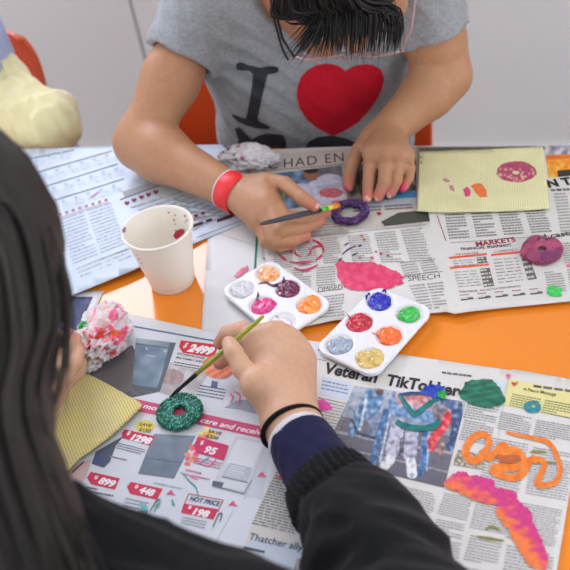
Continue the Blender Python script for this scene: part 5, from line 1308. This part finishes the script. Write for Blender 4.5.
st1 = join('x', [strands(gd, 800, .0009, 4, .0030, 5, seed=3, wisp=.003, frac=(0, .30)), strands(gd, 120, .0006, 4, .004, 5, seed=33, wisp=.008, frac=(0, .10)), strands(gd, 300, .0022, 4, .0022, 5, seed=34, frac=(.12, .4))])
gb = [[hq(a*.3, 0, .105), hq(a, -.05, .085), hq(a*1.1, -.092, .02), hq(a*1.1, -.080, -.05), hq(a*1.0, -.060, -.10)] for a in (-.075, -.05, -.02, .02, .05, .075)]
st2 = strands(gb, 220, .0022, 4, .004, 4, seed=4)
gw = [[hq(.02, .05, .09), Pd(320, -14, .84), Pd(300, -12, .85), Pd(284, -4, .86), Pd(276, 4, .865)], [hq(.03, .05, .09), Pd(320, -10, .84), Pd(296, -4, .85), Pd(286, 10, .85), Pd(292, 26, .85)]]
st3 = strands(gw, 5, .0005, 4, .002, 5, seed=6)
hj = join('hair', [hbm, st1, st2, st3]); link('hair', hj, M_hair, rF)
tz = ts.mesh('trousers', .006, disp=lambda p: .004*wav(p, 30)); link('trousers', tz, M_trous, rF)
for a, f__ in zip(ankF, feF): shoe(rF, a, f__)
rebase(rF)

# ---------------------------------------------------------------- near person, long dark hair, black jacket
FS = 1.04
rN = empty('person', (-.28, TY0-.17, 0), 'person with long dark hair and black jacket painting the green ring', 'person')
XN = -.27
hN, fN = Pd(-100, 292, .50), (.10, .52, -.85)
nh, nq, nax = head_sdf(hN, fN, (.97, -.12, .05), .98)
neckN = V((XN+.0, .215, .93)); nh.cap(neckN, nq(0, -.03, -.045), .05, .044, .03)
nhead = nh.mesh('h', .0035)
ShR = Pd(228, 684, .49); ShL = V((XN*2-ShR.x-.08, ShR.y-.02, ShR.z-.01))
pN = V((XN, TY0-.165, .548))
ElR = P(490, 730, .070); WrN = P(290, 421, .040); ElL = V((-.50, .27, .80)); WrL = P(42, 398, .038)
nb = SDF(.02); nt = SDF(.02)
def torsoN(s_, i):
    s_.ell(pN, np.eye(3), (.135-i, .10-i, .085-i), .05); s_.chain([pN+V((0, 0, .03)), V((XN, TY0-.18, .70)), (V(ShR)+V(ShL))/2+V((0, -.035, -.015))], [.105-i, .100-i, .085-i], .06); s_.cap(ShR, ShL, .054-i, .054-i, .05)
torsoN(nb, .012); nb.cap((V(ShR)+V(ShL))/2, neckN, .06, .046, .03)
nb.chain([ShR, ElR, V(ElR).lerp(V(WrN), .5)], [.038, .034, .032], .02); nb.chain([ShL, ElL, V(ElL).lerp(V(WrL), .6)], [.038, .034, .030], .02)
hipN = [(XN-.06, TY0-.15, .54), (XN+.06, TY0-.15, .54)]; knN = [(XN-.085, TY0+.19, .545), (XN+.085, TY0+.19, .545)]; anN = [(XN-.09, TY0+.13, .12), (XN+.09, TY0+.13, .12)]; fnN = [(XN-.10, TY0+.25, .035), (XN+.10, TY0+.25, .035)]
legs(nt, nb, hipN, knN, anN, fnN)
nbody = nb.mesh('b', .007)
ha = SDF(.02); ha.cap(V(WrN).lerp(V(ElR), .45), V(WrN).lerp(V(ElR), .05), .028, .0225, .01); ha.cap(V(WrN).lerp(V(ElR), .05), WrN.lerp(P(278, 395, .045), .2), .0225, .0220, .01)
mN = [P(259, 342, .058), P(276, 338, .062), P(291, 346, .056), P(302, 361, .045)]
fN_ = [[P(242, 330, .062), P(227, 333.5, .050), P(220, 343, .040)], [P(262, 338, .042), P(240, 348, .030), P(220, 363, .022)], [P(282, 350, .030), P(262, 354, .018), P(244, 362, .0135)], [P(297, 371, .024), P(282, 376, .015), P(266, 378, .013)]]
tN = [P(276, 396, .050), P(257, 384, .062), P(243, 369, .068), P(234, 353, .0755), P(229.5, 343.5, .0755)]
for i, m in enumerate(mN):
    ha.cap(WrN, m, .0165, (.0135, .0140, .0132, .0120)[i], .012)
ha.cap(WrN, P(283, 378, .045), .0212, .0215, .014); ha.cap(P(283, 378, .040), P(277, 354, .040), .0205, .0165, .012)
ha.cap(P(272, 392, .045), tN[1], .018, .0135, .016)
for m_ in mN[:3]: ha.ell(V(m_)+V((0, 0, .006)), np.eye(3), (.0085, .0085, .0085), .006)
hand2(ha, WrN, .0225, mN, fN_, tN)
handN = ha.mesh('a', .0015)
hl = SDF(.02); hl.cap(V(WrL).lerp(V(ElL), .5), WrL, .027, .019, .01)
FS = .86
mNl = [P(62, 375, 0.056), P(54, 365, 0.054), P(46, 357, 0.048), P(39, 353, 0.04)]
fNl = [[P(74, 365, 0.054), P(78, 355, 0.048), P(79, 346, 0.042)], [P(68, 353, 0.054), P(74, 345, 0.049), P(76, 338, 0.044)], [P(54, 345, 0.048), P(61, 338, 0.044), P(69, 333, 0.038)], [P(46, 343, 0.038), P(52, 337, 0.032), P(57, 333, 0.026)]]
hand_sdf(hl, WrL, .019, mNl, fNl, [P(50, 389, 0.04), P(62, 383, 0.038), P(76, 373, 0.036), P(80, 363, 0.036)])
FS = 1.0
handNl = hl.mesh('a', .0018)
SKN = (204, 160, 130)
skin_cols(handN, SKN, [fN_[0][-1], fN_[1][-1]], (170, 60, 56), .020, extra=[(p, .012, (204, 140, 122), .3) for p in mN])
skin_cols(handNl, SKN, [f[-1] for f in fNl], (210, 110, 90), .018); skin_cols(nhead, SKN); skin_cols(nbody, SKN)
nbm = join('body', [nbody, nhead, handN, handNl]); link('body', nbm, M_skin, rN)
nail(rN, tN[4], tN[3], (-.7, -.1, .75), M_nail)
# sleeves
dirN = (P(325, 476, .05)-P(292, 424, .042)); cf = P(323, 474, .048)
nv = SDF(.01); c0 = P(300, 441, .041); c1 = P(336, 496, .047); nv.tube(c0, c1, .0285, .0320, .004)
nvd = (c1-c0).normalized(); nv.sub(c0-nvd*.02, c0+nvd*.012, .0262, .0262, .001)
o = link('sleeve_cuff', nv.mesh('cuff', .0014, disp=lambda p: .0009*wav(p, 120, 3)), M_navy, rN); o['label'] = 'navy inner cuff'
nv = SDF(.01); nv.tube(c0-nvd*.0065, c0+nvd*.006, .0272, .0283, .002); nv.sub(c0-nvd*.02, c0+nvd*.02, .0250, .0250, .001)
o = link('sleeve_cuff', nv.mesh('cuff', .0010, smooth=1), M_whitecloth, rN); o['label'] = 'white cuff lining'
# elastic hair band on the wrist
bc = P(292, 428, .041); bx_ = (P(300, 446, .041)-P(292, 428, .041)).normalized(); u1 = V((0, 0, 1)); u1 = (u1-bx_*u1.dot(bx_)).normalized(); v1 = bx_.cross(u1)
o = tube('elastic_band', [bc+(u1*math.cos(a)*.0262+v1*math.sin(a)*.0268) for a in [2*math.pi*i/48 for i in range(48)]], .0024, M_hairband, rN, 10, True); o['label'] = 'black elastic on the wrist'
jk = SDF(.02); torsoN(jk, -.006); 
s0, s1, s2, s3 = P(352, 518, .052), P(380, 578, .060), P(415, 650, .068), ElR
jk.chain([s0, s1, s2, s3], [.0405, .0490, .056, .056], .02); jk.cap(s3, ShR, .058, .062, .03)
jk.cap(ShL, ElL, .060, .054, .03); jk.cap(ElL, V(ElL).lerp(V(WrL), .70), .050, .034, .02)
jk.cap(Pd(45, 660, .49), Pd(125, 632, .49), .05, .055, .03); jk.cap(Pd(125, 632, .49), Pd(195, 660, .49), .055, .052, .03)
jk.cap((V(ShR)+V(ShL))/2+V((0, 0, .01)), neckN, .06, .060, .03); jk.sub(neckN, neckN+V((.0, .03, .08)), .050, .060, .004)
jd = (s1-s0).normalized()
jacket = jk.mesh('jacket', .0042, disp=lambda p: .0050*wav(p, 42, 3)+.0030*(1-2*np.abs(wav(p*np.array([.6, 1.4, 1]), 60, 7))), smooth=1)
# ribbed cuff
cd = (P(350, 512, .056)-P(322, 473, .047)).normalized(); a0 = P(325, 481, .046); a1 = P(352, 522, .052)
ua = V((0, 0, 1)); ua = (ua-cd*ua.dot(cd)).normalized(); va = cd.cross(ua)
def ribs(p):
    d = p-np.array(a0); th = np.arctan2(d@np.array(va), d@np.array(ua)); t = d@np.array(cd); return .0016*np.sin(th*34)-.0008+.0012*np.sin(t*150)
rb = SDF(.01); rb.tube(a0, a0.lerp(a1, .5), .0350, .0385, .006); rb.tube(a0.lerp(a1, .45), a1+cd*.01, .0385, .0425, .006); rb.sub(a0-cd*.02, a0+cd*.012, .0325, .0325, .001)
cuffm = rb.mesh('cuff', .0013, disp=ribs)
link('jacket', jacket, M_black, rN); o = link('sleeve_cuff', cuffm, M_black, rN); o['label'] = 'black ribbed cuff'
# hair
hb = SDF(.03); hb.ell(nq(0, -.012, .025), nax, (.088, .096, .090), .02)
hb.subell(nq(0, .10, -.05), nax, (.060, .055, .07), .01)
hairC = [Pd(-94, 272, .50), Pd(-108, 354.667, .485), Pd(-120, 420, .47), Pd(-100, 500, .445), Pd(-64, 580, .43), Pd(-24, 670, .43)]
hb.chain(hairC, [.080, .082, .078, .074, .070, .055], .03)
nhb = hb.mesh('h', .0045, disp=lambda p: .002*wav(p, 150, 1)); set_vcol(nhb, np.full((len(nhb.vertices), 3), .25))
top = Pd(-110, 212, .42)
ed = [(-6, 132), (14, 148), (30, 172), (44, 200), (56, 236)]
def gN(end, mid, low, d=(.50, .485, .465, .45)): return [top, Pd(*end, d[0]), Pd(*mid, d[1]), Pd(*low[0], d[2]), Pd(*low[1], d[3])]
gg = [[Pd(-140, 222, .43), Pd(-150, 282, .40), Pd(-150, 354.667, .39), Pd(-140, 430, .375), Pd(-84, 560, .36)],
      [Pd(-120, 212, .43), Pd(-100, 272, .40), Pd(-90, 354.667, .39), Pd(-90, 430, .375), Pd(-44, 570, .36)],
      [Pd(-110, 202, .43), Pd(-50, 247, .415), Pd(-35, 346.5, .40), Pd(-40, 430, .385), Pd(6, 580, .37)],
      [Pd(-100, 192, .43), Pd(-20, 222, .43), Pd(0, 330.167, .425), Pd(-12, 420, .40), Pd(36, 590, .38)],
      [Pd(-95, 182, .44), Pd(0, 207, .455), Pd(24, 322, .45), Pd(6, 415.917, .425), Pd(66, 590, .40)],
      [Pd(-95, 172, .45), Pd(8, 202, .475), Pd(35, 312, .475), Pd(18, 411.833, .45), Pd(90, 590, .42)]]
n1 = strands(gg, 1100, .0017, 4, .0045, 5, seed=11)
g2 = [[Pd(-64, 172, .46), Pd(22, 198, .485), Pd(56, 272, .49), Pd(58, 346.5, .49), Pd(40, 430, .48)],
      [Pd(-64, 162, .47), Pd(26, 198, .50), Pd(62, 272, .51), Pd(70, 338.333, .51), Pd(62, 420, .50)]]
n2 = strands(g2, 16, .0007, 4, .0035, 6, seed=12, wisp=.004)
g3 = [[Pd(10, 222, .46), Pd(32, 282, .47), Pd(30, 354.667, .46), Pd(16, 411.833, .45), Pd(30, 470, .44)], [Pd(16, 403.667, .45), Pd(16, 440, .44), Pd(34, 480, .43), Pd(56, 520, .42), Pd(98, 576, .41)]]
n3 = strands([gg[-1], [p+Rr*.006 for p in gg[-1]]], 60, .0014, 4, .003, 5, seed=14)
nhj = join('hair', [nhb, n1, n2, n3]); link('hair', nhj, M_hairN, rN)
link('trousers', nt.mesh('trousers', .007), M_trous, rN)
for a, f__ in zip(anN, fnN): shoe(rN, a, f__)
rebase(rN)

# ---------------------------------------------------------------- person at the far left, yellow top
FS = 1.0
XY = Py(-70, 90, YE+.09).x; rY = empty('person', (XY, YE+.19, 0), 'person in a pale yellow top under a pale blue vest, far left', 'person')
yh, yq, yax = head_sdf((XY+.01, YE+.06, 1.06), (.05, -.75, -.65), (-1, 0, 0), .98); nk = V((XY, YE+.12, .965)); yh.cap(nk, yq(0, -.03, -.05), .05, .044, .03); yhead = yh.mesh('h', .004)
yS = Py(-2, 98, YE+.115); yS2 = V((2*XY-yS.x, yS.y, yS.z)); yE = Py(50, 122, YE+.058); yW = Py(-70, 126, YE+.055)
yE2 = V((2*XY-yE.x, yE.y-.02, yE.z+.05)); yW2 = V((XY-.06, YE-.06, TZ+.050))
yb = SDF(.02); yt = SDF(.02)
def torsoY(s_, i): s_.ell((XY, YE+.19, .556), np.eye(3), (.135-i, .10-i, .085-i), .04); s_.ell((XY, YE+.15, .68), np.eye(3), (.115-i, .085-i, .13-i), .05); s_.ell((XY, YE+.125, .82), np.eye(3), (.118-i, .082-i, .13-i), .05)
torsoY(yb, .012); yb.cap((XY, YE+.12, .88), nk, .06, .046, .04); yb.chain([yS, yE, V(yE).lerp(V(yW), .6)], [.036, .033, .026], .02); yb.chain([yS2, yE2, V(yE2).lerp(V(yW2), .6)], [.036, .033, .026], .02)
hY = [(XY-.06, YE+.18, .545), (XY+.06, YE+.18, .545)]; kY = [(XY-.085, YE-.16, .535), (XY+.085, YE-.16, .545)]; aY = [(XY-.09, YE-.12, .12), (XY+.09, YE-.12, .12)]; fY = [(XY-.10, YE-.24, .035), (XY+.10, YE-.24, .035)]
legs(yt, yb, hY, kY, aY, fY); ybody = yb.mesh('b', .007)
def simple_hand(W, d, side):
    W = V(W); d = V(d).normalized(); sd = V((-d.y, d.x, 0))*side; s_ = SDF(.01); s_.cap(W-d*.05, W, .024, .021, .01)
    m = [W+d*.062+sd*x+V((0, 0, -.002)) for x in (.024, .008, -.008, -.022)]
    fg = [[q+d*.025*l+V((0, 0, .003)), q+d*.044*l+V((0, 0, -.004)), q+d*.060*l+V((0, 0, -.012))] for q, l in zip(m, (1, 1.1, 1.02, .8))]
    hand_sdf(s_, W, .021, m, fg, [W+sd*.018, W+d*.025+sd*.032, W+d*.045+sd*.042, W+d*.065+sd*.044]); return s_.mesh('a', .0018)
yh1 = simple_hand(V(yW)+V((0, 0, .02)), (-1, -.15, .25), 1); yh2 = simple_hand(yW2, (.4, -1, 0), 1)
for m in (yhead, ybody, yh1, yh2): skin_cols(m, (206, 160, 132))
link('body', join('body', [ybody, yhead, yh1, yh2]), M_skin, rY)
def yfold(p): return .006*(1-2*np.abs(wav(p*np.array([1.3, 1, .6]), 45, 4.)))+.0035*wav(p*np.array([1.5, 1, .5]), 95, 2.)
ys = SDF(.02); torsoY(ys, .0); ys.cap(yS, yS2, .055, .055, .04); ys.chain([yS, yE, yW], [.048, .041, .036], .02); ys.chain([yS2, yE2, yW2], [.052, .047, .034], .02); ys.cap(nk, nk+V((0, .01, .015)), .056, .056, .02); ys.sub(nk, nk+V((0, -.01, .08)), .047, .06, .003)
link('sweatshirt', ys.mesh('sweatshirt', .0042, disp=yfold, smooth=1), M_yellow, rY)
yv = SDF(.02); torsoY(yv, -.012); yv.cap(V(yS).lerp(yS2, .12)+V((0, 0, -.01)), V(yS2).lerp(yS, .12)+V((0, 0, -.01)), .052, .052, .04); yv.sub(nk+V((0, 0, -.01)), nk+V((0, -.02, .1)), .06, .085, .004)
o = link('vest', yv.mesh('vest', .004, disp=lambda p: .003*wav(p, 45, 2)), M_ltblue, rY); o['label'] = 'pale blue vest'
yhh = SDF(.02); yhh.ell(yq(0, -.012, .028), yax, (.082, .092, .084)); yhh.subell(yq(0, .10, -.04), yax, (.062, .065, .070), .01); ym = yhh.mesh('h', .004, disp=lambda p: .002*wav(p, 200)); set_vcol(ym, np.full((len(ym.vertices), 3), .1))
ygd = [[yq(a*.2, .0, .110), yq(a, -.04, .085), yq(a*1.2, -.085, .02), yq(a*1.1, -.082, -.05), yq(a*1.0, -.066, -.10)] for a in (-.08, -.04, 0, .04, .08)]
link('hair', join('hair', [ym, strands(ygd, 160, .0026, 4, .004, 4, seed=21)]), M_hair, rY)
link('trousers', yt.mesh('trousers', .007), M_trous, rY)
for a, f__ in zip(aY, fY): shoe(rY, a, f__)
rebase(rY)
